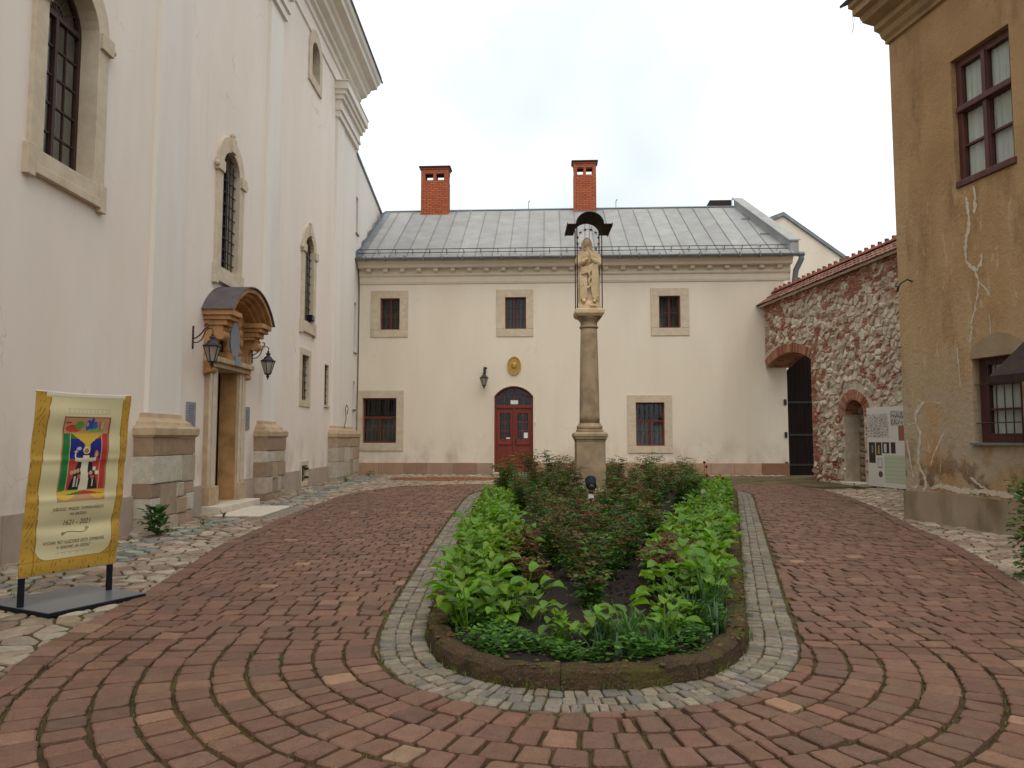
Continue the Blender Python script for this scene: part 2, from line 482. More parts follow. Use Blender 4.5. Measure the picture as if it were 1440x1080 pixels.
def interp(pts, y):
    """pts: [(y, x)] sorted by y"""
    if y <= pts[0][0]: return pts[0][1]
    for (a, b), (c, d) in zip(pts, pts[1:]):
        if y <= c: return b + (d - b) * (y - a) / (c - a)
    return pts[-1][1]

def size_in_view(p, r=1.0):
    d = math.dist(p, (0, 0, 1.5))
    ax = p[0] / max(p[1], .01)
    if p[1] < 2.9 or abs(ax) > .76: return 0
    return r / d

def scatter_pieces(pieces, name, mat, parent, limit=300, smooth=False):
    """pieces: [(MB, centre, radius)]: the ones that show largest become parts, the rest one joined part"""
    pieces.sort(key=lambda p: -size_in_view(p[1], p[2]))
    for mb, c, r in pieces[:limit]:
        mb.build(name, mat, parent, smooth)
    rest = MB()
    for mb, c, r in pieces[limit:]:
        rest.add(mb.v, mb.f); rest.c[-len(mb.f):] = mb.c
    if rest.v:
        o = rest.build(name + '_mass', mat, parent, smooth)
        o['kind'] = 'stuff'

# ================================================================== THE GROUND
def sheet(name, poly, h, mat, kind='structure'):
    mb = MB(FLAT)
    tris = tessellate_polygon([[Vector((p[0], p[1], 0)) for p in poly]])
    mb.add([(p[0], p[1], h) for p in poly], [tuple(t) for t in tris])
    o = mb.build(name, mat)
    for p in o.data.polygons:
        if p.normal.z < 0: p.flip()
    o['kind'] = kind
    return o

gm = MB(FLAT)
gm.add([(-150, -120, 0), (150, -120, 0), (150, 260, 0), (-150, 260, 0)], [(0, 1, 2, 3)])
ground = gm.build('ground', 'ground'); ground['kind'] = 'structure'

# --- outline of the flower bed kerb, outer face, counter-clockwise seen from above
def catmull(pts, step=.12):
    n = len(pts); out = []
    for i in range(n):
        p0, p1, p2, p3 = (Vector(pts[(i + k) % n]) for k in (-1, 0, 1, 2))
        m = max(2, int((p2 - p1).length / step))
        for j in range(m):
            t = j / m
            out.append(.5 * ((2 * p1) + (p2 - p0) * t + (2 * p0 - 5 * p1 + 4 * p2 - p3) * t * t + (3 * p1 - p0 - 3 * p2 + p3) * t ** 3))
    return out
KERB = catmull([(-.62, 18.6), (-.83, 17.2), (-.83, 14), (-.80, 10.5), (-.75, 7.5), (-.71, 6.2), (-.65, 5.45), (-.49, 4.88), (-.20, 4.54), (.10, 4.42), (.42, 4.40), (.75, 4.44),
                (1.10, 4.60), (1.41, 4.93), (1.64, 5.42), (1.98, 6.62), (2.75, 9.27), (3.46, 11.7), (4.18, 14.2), (5.1, 17.4), (5.36, 18.7), (4.9, 19.4), (3.6, 19.7), (1.8, 19.75), (.2, 19.5)])
def resample(path, step):
    pts = path + [path[0]]; out = [pts[0].copy()]; acc = 0
    for a, b in zip(pts, pts[1:]):
        l = (b - a).length
        while acc + l >= step:
            t = (step - acc) / l
            a = a.lerp(b, t); out.append(a.copy()); l = (b - a).length; acc = 0
        acc += l
    return out[:-1]
KERB = resample(KERB, .1)
def offset(path, d):
    n = len(path); out = []
    for i in range(n):
        t = path[(i + 1) % n] - path[i - 1]; t.normalize()
        out.append(path[i] + Vector((t.y, -t.x)) * d)
    return out
if sum(a.x * b.y - b.x * a.y for a, b in zip(KERB, KERB[1:] + KERB[:1])) < 0:
    KERB.reverse()
def inside(poly, x, y):
    r = False; n = len(poly); j = n - 1
    for i in range(n):
        a, b = poly[i], poly[j]
        if (a[1] > y) != (b[1] > y) and x < (b[0] - a[0]) * (y - a[1]) / (b[1] - a[1]) + a[0]: r = not r
        j = i
    return r
SETT_W = .345
OUT = offset(KERB, SETT_W)
def crossings(poly, y):
    xs = []
    for a, b in zip(poly, poly[1:] + poly[:1]):
        if (a.y > y) != (b.y > y): xs.append(a.x + (b.x - a.x) * (y - a.y) / (b.y - a.y))
    return (min(xs), max(xs)) if xs else None

def clip(poly, a, b, c):
    """keep a*x + b*y <= c"""
    out = []
    for p, q in zip(poly, poly[1:] + poly[:1]):
        dp, dq = a * p[0] + b * p[1] - c, a * q[0] + b * q[1] - c
        if dp <= 0: out.append(p)
        if dp * dq < 0:
            t = dp / (dp - dq); out.append((p[0] + (q[0] - p[0]) * t, p[1] + (q[1] - p[1]) * t))
    return out
def trim(q):
    """cut a brick along the outer edge of the setts"""
    m = Vector((sum(p[0] for p in q) / 4, sum(p[1] for p in q) / 4))
    i = min(range(len(OUT)), key=lambda k: (OUT[k] - m).length_squared)
    if (OUT[i] - m).length > .4: return q
    t = (OUT[(i + 1) % len(OUT)] - OUT[i - 1]).normalized(); nn = Vector((t.y, -t.x))
    c = nn.dot(OUT[i] + nn * .012)
    out = clip(list(q), -nn.x, -nn.y, -c)
    if len(out) < 3: return None
    area = abs(sum(a[0] * b[1] - b[0] * a[1] for a, b in zip(out, out[1:] + out[:1]))) / 2
    return out if area > .002 else None
# --- road edges
EL = [(1.0, -3.3), (2.5, -3.15), (3.6, -3.05), (4.48, -3.10), (5.28, -3.33), (6.9, -3.46), (8.5, -3.70), (9.7, -3.92), (11, -3.99), (14.1, -4.16), (17.6, -4.17), (19.3, -3.84), (20.9, -3.2), (21.4, -2.2), (21.7, -.6)]
ER = [(1.0, 3.2), (3, 3.5), (5.5, 4.25), (7.39, 4.94), (8.8, 5.44), (10.2, 5.88), (11.9, 6.28), (14.5, 7.03), (17.3, 7.68), (19.9, 8.0), (21.0, 7.6)]
def edge_l(y):   # x <= edge
    x0, x1 = interp(EL, y - .15), interp(EL, y + .15)
    return 1, -(x1 - x0) / .3, (x0 + x1) / 2 - (x1 - x0) / .3 * y - .005
BR1, BR2 = (.195, .106, .067), (.150, .084, .055)
def brick_col():
    t = R.random()
    c = tuple(a + (b - a) * t for a, b in zip(BR1, BR2))
    q = R.random()
    if q < .008: c = (.29, .18, .11)
    elif q < .08: c = (.215, .122, .08)
    elif q < .12: c = (.155, .09, .064)
    return jit(c, .13)
bricks = []
def lay(quad, cut=.006):
    """one clinker: outline quad with knocked-off corners"""
    poly = []
    n = len(quad)
    q = [(p[0] + R.uniform(-.005, .005), p[1] + R.uniform(-.005, .005)) for p in quad]
    for i in range(n):
        p, a, b = Vector(q[i]), Vector(q[i - 1]), Vector(q[(i + 1) % n])
        la, lb = (a - p).length, (b - p).length
        c = R.uniform(.4, 2.6) * cut
        poly.append(tuple(p + (a - p) * min(.3, c / max(la, .001)))); poly.append(tuple(p + (b - p) * min(.3, c / max(lb, .001))))
        if lb > .1:
            for t in (.36, .68):
                m_ = p.lerp(b, t); poly.append((m_.x + R.uniform(-.004, .003), m_.y + R.uniform(-.004, .003)))
    cx = sum(p[0] for p in q) / n; cy = sum(p[1] for p in q) / n
    mb = MB(FLAT)
    mb.piece(poly, -.03, .028 + R.uniform(-.006, .006), R.uniform(.006, .010), brick_col(), 0, (R.uniform(-.04, .04), R.uniform(-.04, .04)))
    bricks.append((mb, (cx, cy, gz(cy)), .1))
CO, RO = .172, .19      # course depth, brick pitch
YJ = 5.42               # where the straight courses give way to the arcs
k = 0
y = YJ + .0
def fill_row(x0a, x0b, x1a, x1b, y0, y1, phase):
    """bricks between the slanted ends x0 and x1 (a at y0, b at y1)"""
    L = min(x0a, x0b); Rr = max(x1a, x1b)
    x = L - phase * RO + R.uniform(-.02, .02)
    g = .0105
    while x < Rr:
        w = RO + R.uniform(-.022, .022)
        a0, a1 = max(x, x0a) + g, min(x + w, x1a) - g
        b0, b1 = max(x, x0b) + g, min(x + w, x1b) - g
        if a1 - a0 > .025 and b1 - b0 > .025:
            lay([(a0, y0 + g), (a1, y0 + g), (b1, y1 - g), (b0, y1 - g)])
        x += w
BW = .2   # border course
while y < 21.6:
    y1 = y + CO + R.uniform(-.008, .008)
    la, lb = interp(EL, y) + BW, interp(EL, y1) + BW
    ra, rb_ = interp(ER, y) - BW, interp(ER, y1) - BW
    if y > 21.0: ra = rb_ = interp(ER, 21) - (y - 20.8) * 9
    c0, c1 = crossings(OUT, y), crossings(OUT, y1)
    if c0 and c1:
        fill_row(la, lb, c0[0] - .012, c1[0] - .012, y, y1, R.random())
        fill_row(c0[1] + .012, c1[1] + .012, ra, rb_, y, y1, R.random())
    else:
        fill_row(la, lb, ra, rb_, y, y1, R.random())
    y = y1
# border courses along both edges
for E_, sgn in ((EL, 1), (ER, -1)):
    yy = 2.0
    while yy < 20.9:
        st = .2 + R.uniform(-.02, .02)
        x0, x1 = interp(E_, yy), interp(E_, yy + st)
        dd = math.hypot(x1 - x0, st); st *= st / dd if dd > 0 else 1
        x1 = interp(E_, yy + st)
        nx = .19 * sgn
        lay([(x0 + .01 * sgn, yy + .006), (x0 + nx, yy + .006), (x1 + nx, yy + st - .006), (x1 + .01 * sgn, yy + st - .006)] if sgn > 0 else
            [(x0 + nx, yy + .006), (x0 - .01, yy + .006), (x1 - .01, yy + st - .006), (x1 + nx, yy + st - .006)])
        yy += st
# concentric arcs round the front of the bed
CC = Vector((.47, YJ)); r0 = crossings(OUT, YJ); r0 = (r0[1] - r0[0]) / 2 + .015
CC.x = sum(crossings(OUT, YJ)) / 2
row = 0
r = r0
r -= .4; row = -2
while r < 5.2:
    r1 = r + .2
    rm = (r + r1) / 2
    a = PI + R.random() * .02
    while a < 2 * PI:
        w = (.165 + R.uniform(-.02, .016)) / rm
        if R.random() < .05: w *= .55
        a1 = min(a + w, 2 * PI)
        g = .0115 / rm; gr = .009 + R.uniform(-.003, .005); ro = R.uniform(-.005, .005)
        P = lambda rr, aa: (CC.x + rr * math.cos(aa), CC.y + rr * math.sin(aa) * (.965 if row < 3 else .965 + .035 * min(1, (row - 3) / 6)))
        q = [P(r + gr + ro, a + g), P(r1 - gr + ro, a + g), P(r1 - gr + ro, a1 - g), P(r + gr + ro, a1 - g)]
        m = P(rm, (a + a1) / 2)
        q = trim(q)
        if q and m[1] > 2 and m[0] < interp(EL, m[1]) + BW + .16:
            A_, B_, C_ = edge_l(m[1]); q = clip(q, -A_, -B_, -C_ - BW - .012)
            if len(q) < 3: q = None
        if not q: a = a1; continue
        if m[1] > 1.6 and m[0] > interp(EL, m[1]) + BW - .06 and m[0] < interp(ER, max(m[1], 3)) - BW - .03 and (a1 - a) * rm > .05:
            lay(q, .008)
        a = a1
    r = r1; row += 1
road = sheet('brick_road', [(interp(EL, y_), y_) for y_ in [1.4 + .4 * i for i in range(52)]] + [(7.6, 21.3)] + [(interp(ER, 21 - .4 * i), 21 - .4 * i) for i in range(49)], .004, 'ground')
scatter_pieces(bricks, 'brick', 'brick', road)

# --- granite setts round the kerb
setts = []
for ring, d0 in enumerate((.012, .125, .235)):
    path = resample(offset(KERB, d0 + .052), .01)
    n = len(path); i = 0
    while i < n - 4:
        m = int(R.uniform(5.5, 10.5))
        a, b = path[i], path[min(i + m, n - 1)]
        t = (b - a)
        if t.length < .03: i += m; continue
        t.normalize(); nn = Vector((t.y, -t.x))
        h = .053 + R.uniform(-.004, .003)
        a2, b2 = a + t * .004, b - t * .004
        q = []
        for p, sg in ((a2, -1), (a2, 1), (b2, 1), (b2, -1)):
            z = p + nn * h * sg
            q.append((z.x + R.uniform(-.006, .006), z.y + R.uniform(-.006, .006)))
        poly = []
        for j in range(4):
            p, u0, u1 = Vector(q[j]), Vector(q[j - 1]), Vector(q[(j + 1) % 4])
            poly += [tuple(p.lerp(u0, .09)), tuple(p.lerp(u1, .09))]
        g = R.choice([(.245, .21, .155), (.20, .172, .132), (.27, .232, .175), (.185, .168, .14), (.225, .186, .135)])
        mb = MB(FLAT)
        mb.piece(poly, -.03, .02 + R.uniform(-.006, .006), .008, jit(g, .15), .002, (R.uniform(-.06, .06), R.uniform(-.06, .06)))
        c = (a + b) / 2
        setts.append((mb, (c.x, c.y, gz(c.y)), .07))
        i += m
strip = MB(FLAT)
o1, o2 = offset(KERB, -.05), offset(KERB, SETT_W + .005)
n = len(o1)
strip.add([(p.x, p.y, .006) for p in o1] + [(p.x, p.y, .006) for p in o2], [(i, (i + 1) % n, (i + 1) % n + n, i + n) for i in range(n)])
sett_strip = strip.build('sett_strip', 'ground'); sett_strip['kind'] = 'structure'
scatter_pieces(setts, 'sett', 'sett', sett_strip)

# --- the kerb: lengths of old mossy concrete, uneven on top
KH = .135
bed = empty('flower_bed', (1.5, 12, gz(12)), 'long raised flower bed with mossy kerb in the middle of the courtyard', 'flower bed')
n = len(KERB)
inner = offset(KERB, -.17)
i = 0
while i < n:
    m = min(R.randint(9, 12), n - i)
    if n - i - m < 4: m = n - i
    mb = MB(FLAT)
    idx = [(i + j) % n for j in range(m + 1)]
    prof = []
    for j, a in enumerate(idx):
        po, pi = KERB[a], inner[a]
        e = R.uniform(-.010, .010)
        f = .006 if j in (0, m) else 0
        prof.append([(po, -.05, 0), (po, KH * .45 + e, R.uniform(-.006, .012) + f), (po, KH - .03 + e, R.uniform(.0, .014) + f), (po, KH - .008 + e, R.uniform(.022, .04) + f), (po.lerp(pi, .5), KH + e - f, 0), (pi, KH - .012 + e, .02), (pi, -.02, 0)])
    vs = []
    for j, (a, row_) in enumerate(zip(idx, prof)):
        t = KERB[(a + 1) % n] - KERB[a - 1]; t.normalize(); nn = Vector((t.y, -t.x))
        sh = t * (.002 if j == 0 else -.002 if j == m else 0)
        for p, z, ins in row_:
            s_ = -1 if p is inner[a] else 1
            q = p - nn * ins * s_ + sh
            vs.append((q.x, q.y, z))
    K = 7
    fs = [(r_ * K + c_, r_ * K + c_ + 1, (r_ + 1) * K + c_ + 1, (r_ + 1) * K + c_) for r_ in range(m) for c_ in range(K - 1)]
    fs += [tuple(range(K)), tuple(range(m * K + K - 1, m * K - 1, -1))]
    mb.add(vs, fs)
    mb.build('kerbstone', 'kerb', bed, smooth=False)
    i += m
# soil: lumpy, a little domed
BED_IN = offset(KERB, -.14)
def soil_h(x, y):
    return .09 + .05 * math.sin(x * 2.1 + y * .7) * math.sin(y * 1.3) * .6 + .02
sm = MB(FLAT)
SOFT = offset(KERB, -.36)
st = .11
vid = {}
xs = [(-1.1 + st * i) for i in range(62)]
ys = [(4.3 + st * j) for j in range(144)]
for i, x in enumerate(xs):
    for j, y in enumerate(ys):
        if inside(BED_IN, x, y):
            vid[i, j] = len(sm.v)
            sm.v.append(FLAT(x + R.uniform(-.03, .03), y + R.uniform(-.03, .03), soil_h(x, y) + R.uniform(-.018, .022) if inside(SOFT, x, y) else .09))
for (i, j), a in vid.items():
    if (i + 1, j) in vid and (i + 1, j + 1) in vid and (i, j + 1) in vid:
        sm.f.append((a, vid[i + 1, j], vid[i + 1, j + 1], vid[i, j + 1])); sm.c.append(None)
sm.build('soil', 'soil', bed, smooth=True)
fill = MB(FLAT)
poly = offset(KERB, -.1)
fill.add([(p.x, p.y, .114) for p in poly], [tuple(t) for t in tessellate_polygon([[Vector((p.x, p.y, 0)) for p in poly]])])
o = fill.build('soil_edge', 'soil', bed)
for p in o.data.polygons:
    if p.normal.z < 0: p.flip()
# cushions of moss on the kerb
mo_ = MB(FLAT)
kt = offset(KERB, -.105)
for _ in range(2600):
    i_ = R.randrange(len(kt))
    if kt[i_].y > 12 and R.random() < .6: continue
    p_ = kt[i_].lerp(KERB[i_], R.random() ** 1.8 * .9) + Vector((R.uniform(-.05, .05), R.uniform(-.05, .05)))
    if math.sin(i_ * .35) + math.sin(i_ * .11 + 1) < R.uniform(-1.3, .6) or not inside(KERB, p_.x, p_.y): continue
    s_ = R.uniform(.006, .02)
    mo_.ball(p_.x, p_.y, KH - .004, s_ * 1.4, s_ * 1.3, s_ * .55, 6, 4, jit(R.choice([(.14, .085, .022), (.11, .095, .02), (.09, .10, .022), (.16, .10, .04)]), .2))
o = mo_.build('moss', 'mosscol', bed, smooth=True); o['kind'] = 'stuff'
# soil crumbs
cr = MB(FLAT)
for _ in range(2600):
    x, y = R.uniform(-.6, 2.6), R.uniform(4.7, 10.5)
    if inside(BED_IN, x, y):
        s_ = R.uniform(.006, .022)
        cr.ball(x, y, soil_h(x, y) + .008, s_, s_ * R.uniform(.6, 1.2), s_ * .7, 5, 3)
o = cr.build('soil_crumbs', 'soil', bed); o['kind'] = 'stuff'

# --- irregular field stones: cells of a jittered grid
def cells(x0, x1, y0, y1, sx, sy, jit_=.42):
    nx, ny = int((x1 - x0) / sx) + 2, int((y1 - y0) / sy) + 2
    P = {(i, j): (x0 + (i + (j % 2) * .5 + R.uniform(-jit_, jit_)) * sx, y0 + (j + R.uniform(-jit_, jit_)) * sy) for i in range(-2, nx + 2) for j in range(-2, ny + 2)}
    for (i, j), p in P.items():
        if not (-1 <= i <= nx and -1 <= j <= ny): continue
        poly = [(p[0] - 2 * sx, p[1] - 2 * sy), (p[0] + 2 * sx, p[1] - 2 * sy), (p[0] + 2 * sx, p[1] + 2 * sy), (p[0] - 2 * sx, p[1] + 2 * sy)]
        for di in (-2, -1, 0, 1, 2):
            for dj in (-2, -1, 0, 1, 2):
                q = P.get((i + di, j + dj))
                if q is None or q is p: continue
                a, b = q[0] - p[0], q[1] - p[1]
                poly = clip(poly, a, b, (q[0] ** 2 + q[1] ** 2 - p[0] ** 2 - p[1] ** 2) / 2)
                if len(poly) < 3: break
            if len(poly) < 3: break
        if len(poly) >= 3: yield p, poly
def roughen(poly, gap, amp):
    """shrink by the joint, round the corners, wobble the edge"""
    n = len(poly); cx = sum(p[0] for p in poly) / n; cy = sum(p[1] for p in poly) / n
    out = []
    for i in range(n):
        p, q = Vector(poly[i]), Vector(poly[(i + 1) % n])
        if (q - p).length < .02: continue
        for t in (.1, .9):
            v = p.lerp(q, t)
            l = math.hypot(v.x - cx, v.y - cy)
            k = max(.3, 1 - (gap + R.uniform(0, amp)) / max(l, .01))
            out.append((cx + (v.x - cx) * k, cy + (v.y - cy) * k))
    return out
def stone_col(kind, x, y):
    c = R.choice([(.335, .275, .21), (.40, .335, .26), (.27, .21, .155), (.35, .275, .205), (.30, .215, .155), (.44, .38, .30)])
    if kind == 'l':
        gx = -4.95 + .05 * math.sin(y * .9)      # copper-green run-off line
        w = abs(x - gx)
        if w < .2 + .1 * math.sin(y * 2.3) and R.random() < .7: c = R.choice([(.25, .27, .225), (.32, .355, .30), (.22, .24, .21), (.17, .18, .155)])
        elif w < .4 and R.random() < .25: c = (.24, .24, .225)
    else:
        c = tuple(min(.62, q * 1.18) for q in c)
    return jit(c, .12)
def stone_pavement(name, kind, x0, x1, y0, y1, ok, edge):
    ps = []
    for p, poly in cells(x0, x1, y0, y1, .245, .155):
        a, b, c = edge(p[1])
        poly = clip(poly, a, b, c)
        if len(poly) < 3: continue
        cx = sum(q[0] for q in poly) / len(poly); cy = sum(q[1] for q in poly) / len(poly)
        if not ok(cx, cy): continue
        rp_ = roughen(poly, .008, .014)
        if len(rp_) < 5: continue
        mb = MB(FLAT)
        mb.piece(rp_, -.03, .014 + R.uniform(-.006, .010), .010, stone_col(kind, cx, cy), .006, (R.uniform(-.06, .06), R.uniform(-.06, .06)))
        ps.append((mb, (cx, cy, gz(cy)), .12))
    return ps
def edge_r(y):   # x >= edge
    x0, x1 = interp(ER, y - .15), interp(ER, y + .15)
    return -1, (x1 - x0) / .3, -(x0 + x1) / 2 + (x1 - x0) / .3 * y - .005
left_ok = lambda x, y: x > -5.78 and not (13.15 < y < 15.15 and x > -5.45) and y < 26.5 - .04 * (x + 5.75) and x < 4.4 and not (((x + 2.3) / 1.9) ** 2 + ((y - 24.0) / 1.0) ** 2 < 1 and y > 21)
lp = stone_pavement('l', 'l', -5.8, 4.4, 2.6, 26.7, left_ok, lambda y: edge_l(y) if y < 21.5 else (0, -1, -21.6))
left_pave = sheet('stone_pavement_left', [(-5.75, 1.4)] + [(interp(EL, yy) - .02, yy) for yy in [1.4 + .5 * i for i in range(40)]] + [(-2.2, 21.6), (4.4, 21.75), (4.4, 26.2), (-5.75, 26.7)], .004, 'ground')
scatter_pieces(lp, 'paving_stone', 'stone', left_pave)
def ochre_x(y): return 6.77 + .18 * (13.04 - y)
def ramp_x(y): return 8.8 + .17 * (26.2 - y)
right_ok = lambda x, y: (x < ochre_x(y) + .02 if y < 13.04 else x < ramp_x(y) + .05) and y < 19.6 + (x - 8) * .3 and not (y > 18.6 and x < 8.0)
rpv = stone_pavement('r', 'r', 2.6, 10.4, 2.0, 20.0, right_ok, edge_r)
right_pave = sheet('stone_pavement_right', [(interp(ER, yy) + .02, yy) for yy in [1.5 + .5 * i for i in range(37)]] + [(8.6, 19.8), (10.2, 19.2), (9.9, 13.4), (6.8, 13.1), (8.1, 5.6), (8.8, 1.5)], .004, 'ground')
scatter_pieces(rpv, 'paving_stone', 'stone', right_pave)
# setts and slab before the church door
ds = []
for j in range(16):
    y = 13.2 + j * .12; x = -4.52
    while x < interp(EL, y) - .06:
        w = R.uniform(.09, .15)
        q = rect(x + .005, x + w - .005, y + .005, y + .115)
        mb = MB(FLAT); mb.piece(q, -.03, .014 + R.uniform(-.004, .004), .01, jit((.27, .235, .20), .15))
        ds.append((mb, (x, y, 0), .05)); x += w
door_setts = sheet('door_sett_path', [(-4.55, 13.15), (-4.0, 13.15), (-4.0, 15.15), (-4.55, 15.15)], .005, 'ground')
scatter_pieces(ds, 'sett', 'sett', door_setts, 60)
for yy in (13.0, 15.2):
    x = -5.4
    while x < interp(EL, yy) - .1:
        mb = MB(FLAT); mb.piece(rect(x, x + .18, yy, yy + .1), -.03, .018, .008, jit((.22, .11, .085), .12)); mb.build('brick', 'brick', door_setts); x += .19
sl = MB(FLAT); sl.piece(rect(-5.4, -4.56, 13.25, 15.1), -.03, .03, .01); sl.build('paving_slab', 'step', door_setts)

# --- in front of the house: red grit on the left, mossy earth on the right, a line of stones along the wall
def blob(cx, cy, rx, ry, n=48, k=.12):
    ph = [R.uniform(0, 6.28) for _ in range(4)]
    return [(cx + rx * math.cos(a) * (1 + k * math.sin(3 * a + ph[0]) + k * .6 * math.sin(7 * a + ph[1])), cy + ry * math.sin(a) * (1 + k * math.sin(4 * a + ph[2]) + k * .5 * math.sin(9 * a + ph[3]))) for a in [2 * PI * i / n for i in range(n)]]
grit = sheet('red_grit_patch', blob(-2.4, 24.0, 2.1, 1.25), .010, 'gravel')
pb = MB(FLAT)
for _ in range(1500):
    a = R.uniform(0, 6.28); q = math.sqrt(R.random())
    x, y = -2.4 + 1.95 * q * math.cos(a), 24.0 + 1.15 * q * math.sin(a); s_ = R.uniform(.008, .028)
    pb.ball(x, y, .014, s_, s_, s_ * .6, 5, 3, jit(R.choice([(.30, .11, .05), (.22, .10, .06), (.33, .22, .14)]), .2))
o = pb.build('grit_pebbles', 'stone', grit); o['kind'] = 'stuff'
moss = sheet('mossy_verge', [(5.0, 21.6), (6.4, 21.3), (7.6, 21.1), (8.3, 20.6), (9.6, 20.4), (9.6, 22.5), (9.15, 24.0), (10.6, 26.2), (5.0, 26.6), (3.5, 26.5), (3.4, 22.2)], .010, 'moss')
gs = []
x = -4.2
while x < 9.2:
    for rowy in (26.55, 26.35, 26.15):
        yb = rowy - .04 * (x + 5.75)
        w = R.uniform(.18, .32)
        if R.random() < .15: continue
        q = roughen(rect(x + R.uniform(-.05, .05), x + w, yb - .09, yb + .09), .004, .02)
        mb = MB(FLAT); mb.piece(q, -.02, .022, .014, jit(R.choice([(.42, .37, .30), (.36, .30, .24), (.48, .43, .36)]), .12), .008)
        gs.append((mb, (x, yb, .2), .1))
    x += .3
wall_stones = sheet('wall_foot_stones', [(-4.3, 26.05), (9.2, 25.45), (9.2, 26.15), (-4.3, 26.7)], .014, 'ground')
scatter_pieces(gs, 'paving_stone', 'stone', wall_stones, 140)

# --- tufts of grass and weeds in the joints
wd = MB()
def blade(mb, x, y, z, L, w, a, lean, c, bend=.6, n=3):
    dx, dy = math.cos(a), math.sin(a)
    vs = []
    for i in range(n + 1):
        t = i / n
        o_ = lean * L * t ** 1.6; h = L * (t - bend * .35 * t * t * lean)
        ww = w * (1 - t) ** .7 + .0006
        vs += [(x + dx * o_ - dy * ww, y + dy * o_ + dx * ww, z + h), (x + dx * o_ + dy * ww, y + dy * o_ - dx * ww, z + h)]
    mb.add(vs, [(2 * i, 2 * i + 1, 2 * i + 3, 2 * i + 2) for i in range(n)], c)
def tuft(mb, x, y, nb, L, z=None, cols=((.10, .17, .03), (.14, .20, .04), (.16, .17, .05))):
    z = gz(y) + .005 if z is None else z
    for _ in range(nb):
        blade(mb, x + R.uniform(-.03, .03), y + R.uniform(-.03, .03), z, L * R.uniform(.5, 1.1), R.uniform(.0015, .004), R.uniform(0, 6.28), R.uniform(.2, 1.1), jit(R.choice(cols), .2))
kp = offset(KERB, .01)
for _ in range(320):
    p = R.choice(kp) if R.random() < .55 else min((R.choice(kp) for _ in range(4)), key=lambda q: q.y)
    if p.y < 20: tuft(wd, p.x + R.uniform(-.01, .03), p.y, R.randint(3, 10), R.uniform(.025, .09))
kp = offset(KERB, SETT_W)
for _ in range(230):
    p = R.choice(kp)
    tuft(wd, p.x + R.uniform(-.03, .03), p.y + R.uniform(-.03, .03), R.randint(3, 9), R.uniform(.015, .05))
for _ in range(800):
    rr = r0 + R.randint(0, 13) * .202 + .19; a = R.uniform(PI, 2 * PI)
    x, y = CC.x + rr * math.cos(a), CC.y + rr * math.sin(a) * .97
    if x > interp(EL, y) and y > 2.5: tuft(wd, x, y, R.randint(2, 9), R.uniform(.010, .032), cols=((.12, .16, .025), (.15, .17, .03), (.10, .11, .02)))
for _ in range(110):
    y = R.uniform(6, 20); x = interp(EL, y) - R.uniform(0, 1.7)
    if x > -5.5: tuft(wd, x, y, R.randint(3, 9), R.uniform(.02, .07))
for _ in range(60):
    y = R.uniform(7, 18); x = interp(ER, y) + R.uniform(0, 1.0)
    tuft(wd, x, y, R.randint(3, 8), R.uniform(.02, .06))
for _ in range(900):
    x, y = R.uniform(3.6, 9.4), R.uniform(21.6, 26.0)
    tuft(wd, x, y, R.randint(2, 5), R.uniform(.02, .06), cols=((.13, .13, .035), (.10, .12, .03), (.17, .14, .05)))
for _ in range(90):
    y = R.uniform(8, 26); tuft(wd, -5.48 + R.uniform(-.1, .05), y, R.randint(3, 9), R.uniform(.03, .1))
o = wd.build('joint_weeds', 'leaf', recalc=False)
tag(o, 'tufts of grass and moss growing in the paving joints', 'weeds', kind='stuff')

# ================================================================== THE CHURCH (left)
church = empty('church', (-5.8, 14, gz(14)), 'tall pale church side wall with pilasters and arched windows on the left', 'church')
W1 = (8.68, 9.76, 4.97, 6.98, .54); W2 = (14.08, 14.94, 4.83, 6.80, .43); W3 = (19.72, 20.56, 4.70, 6.66, .42)
WU = (19.98, 20.78, 11.72, 12.42, .36)
LOW = (19.70, 20.36, 2.54, 3.77); SLIT = (22.10, 22.56, 2.5, 3.73); VENT = (19.86, 20.36, .34, .78)
big = lambda w: arched(w[0] - .02, w[1] + .02, w[2] - .02, w[3], w[4] + .02)
bigr = lambda w: rect(w[0] - .02, w[1] + .02, w[2] - .02, w[3] + .02)
holes = [big(w) for w in (W1, W2, W3, WU)] + [bigr(LOW), bigr(SLIT), bigr(VENT), rect(13.86, 15.14, .12, 2.95)]
MB(FC).slab(rect(-6, 25.9, -.4, 14.0), holes, -.7, 0).build('wall', 'plaster', church)
# end wall and roof
MB(FC).box(25.3, 25.896, -.4, 14.0, -9, -.702).build('end_wall', 'plaster', church)
MB(FC).profile([(.86, 14.52), (.86, 14.56), (-8, 18.6), (-8, 18.5)], -6, 26.3).build('roof', 'zinc_dark', church)
MB(FC).profile([(0.02, 13.72), (.10, 13.74), (.12, 13.84), (.30, 13.9), (.34, 14.02), (.42, 14.06), (.46, 14.16), (.68, 14.2), (.70, 14.32), (.78, 14.38), (.82, 14.5), (.82, 14.518), (-.3, 14.518), (-.3, 13.72)], -6, 26.1).build('cornice', 'pale', church)
MB(FC).profile([(0.002, 13.40), (.05, 13.42), (.08, 13.5), (.05, 13.52), (.002, 13.55)], -6, 25.95).build('architrave_moulding', 'pale', church)
MB(FC).profile([(0.002, 12.86), (.05, 12.88), (.05, 12.93), (.002, 12.98)], -6, 25.95).build('string_course', 'pale', church)
MB(FC).box(-6, 25.92, 14.52, 14.57, .84, .875).build('eaves_flashing', 'zinc_dark', church)
PIL = [((6.3, 7.36), (6.05, 7.55)), ((11.42, 12.5), (11.15, 12.64)), ((16.52, 17.44), (16.25, 17.56)), ((22.88, 23.78), (22.62, 25.72))]
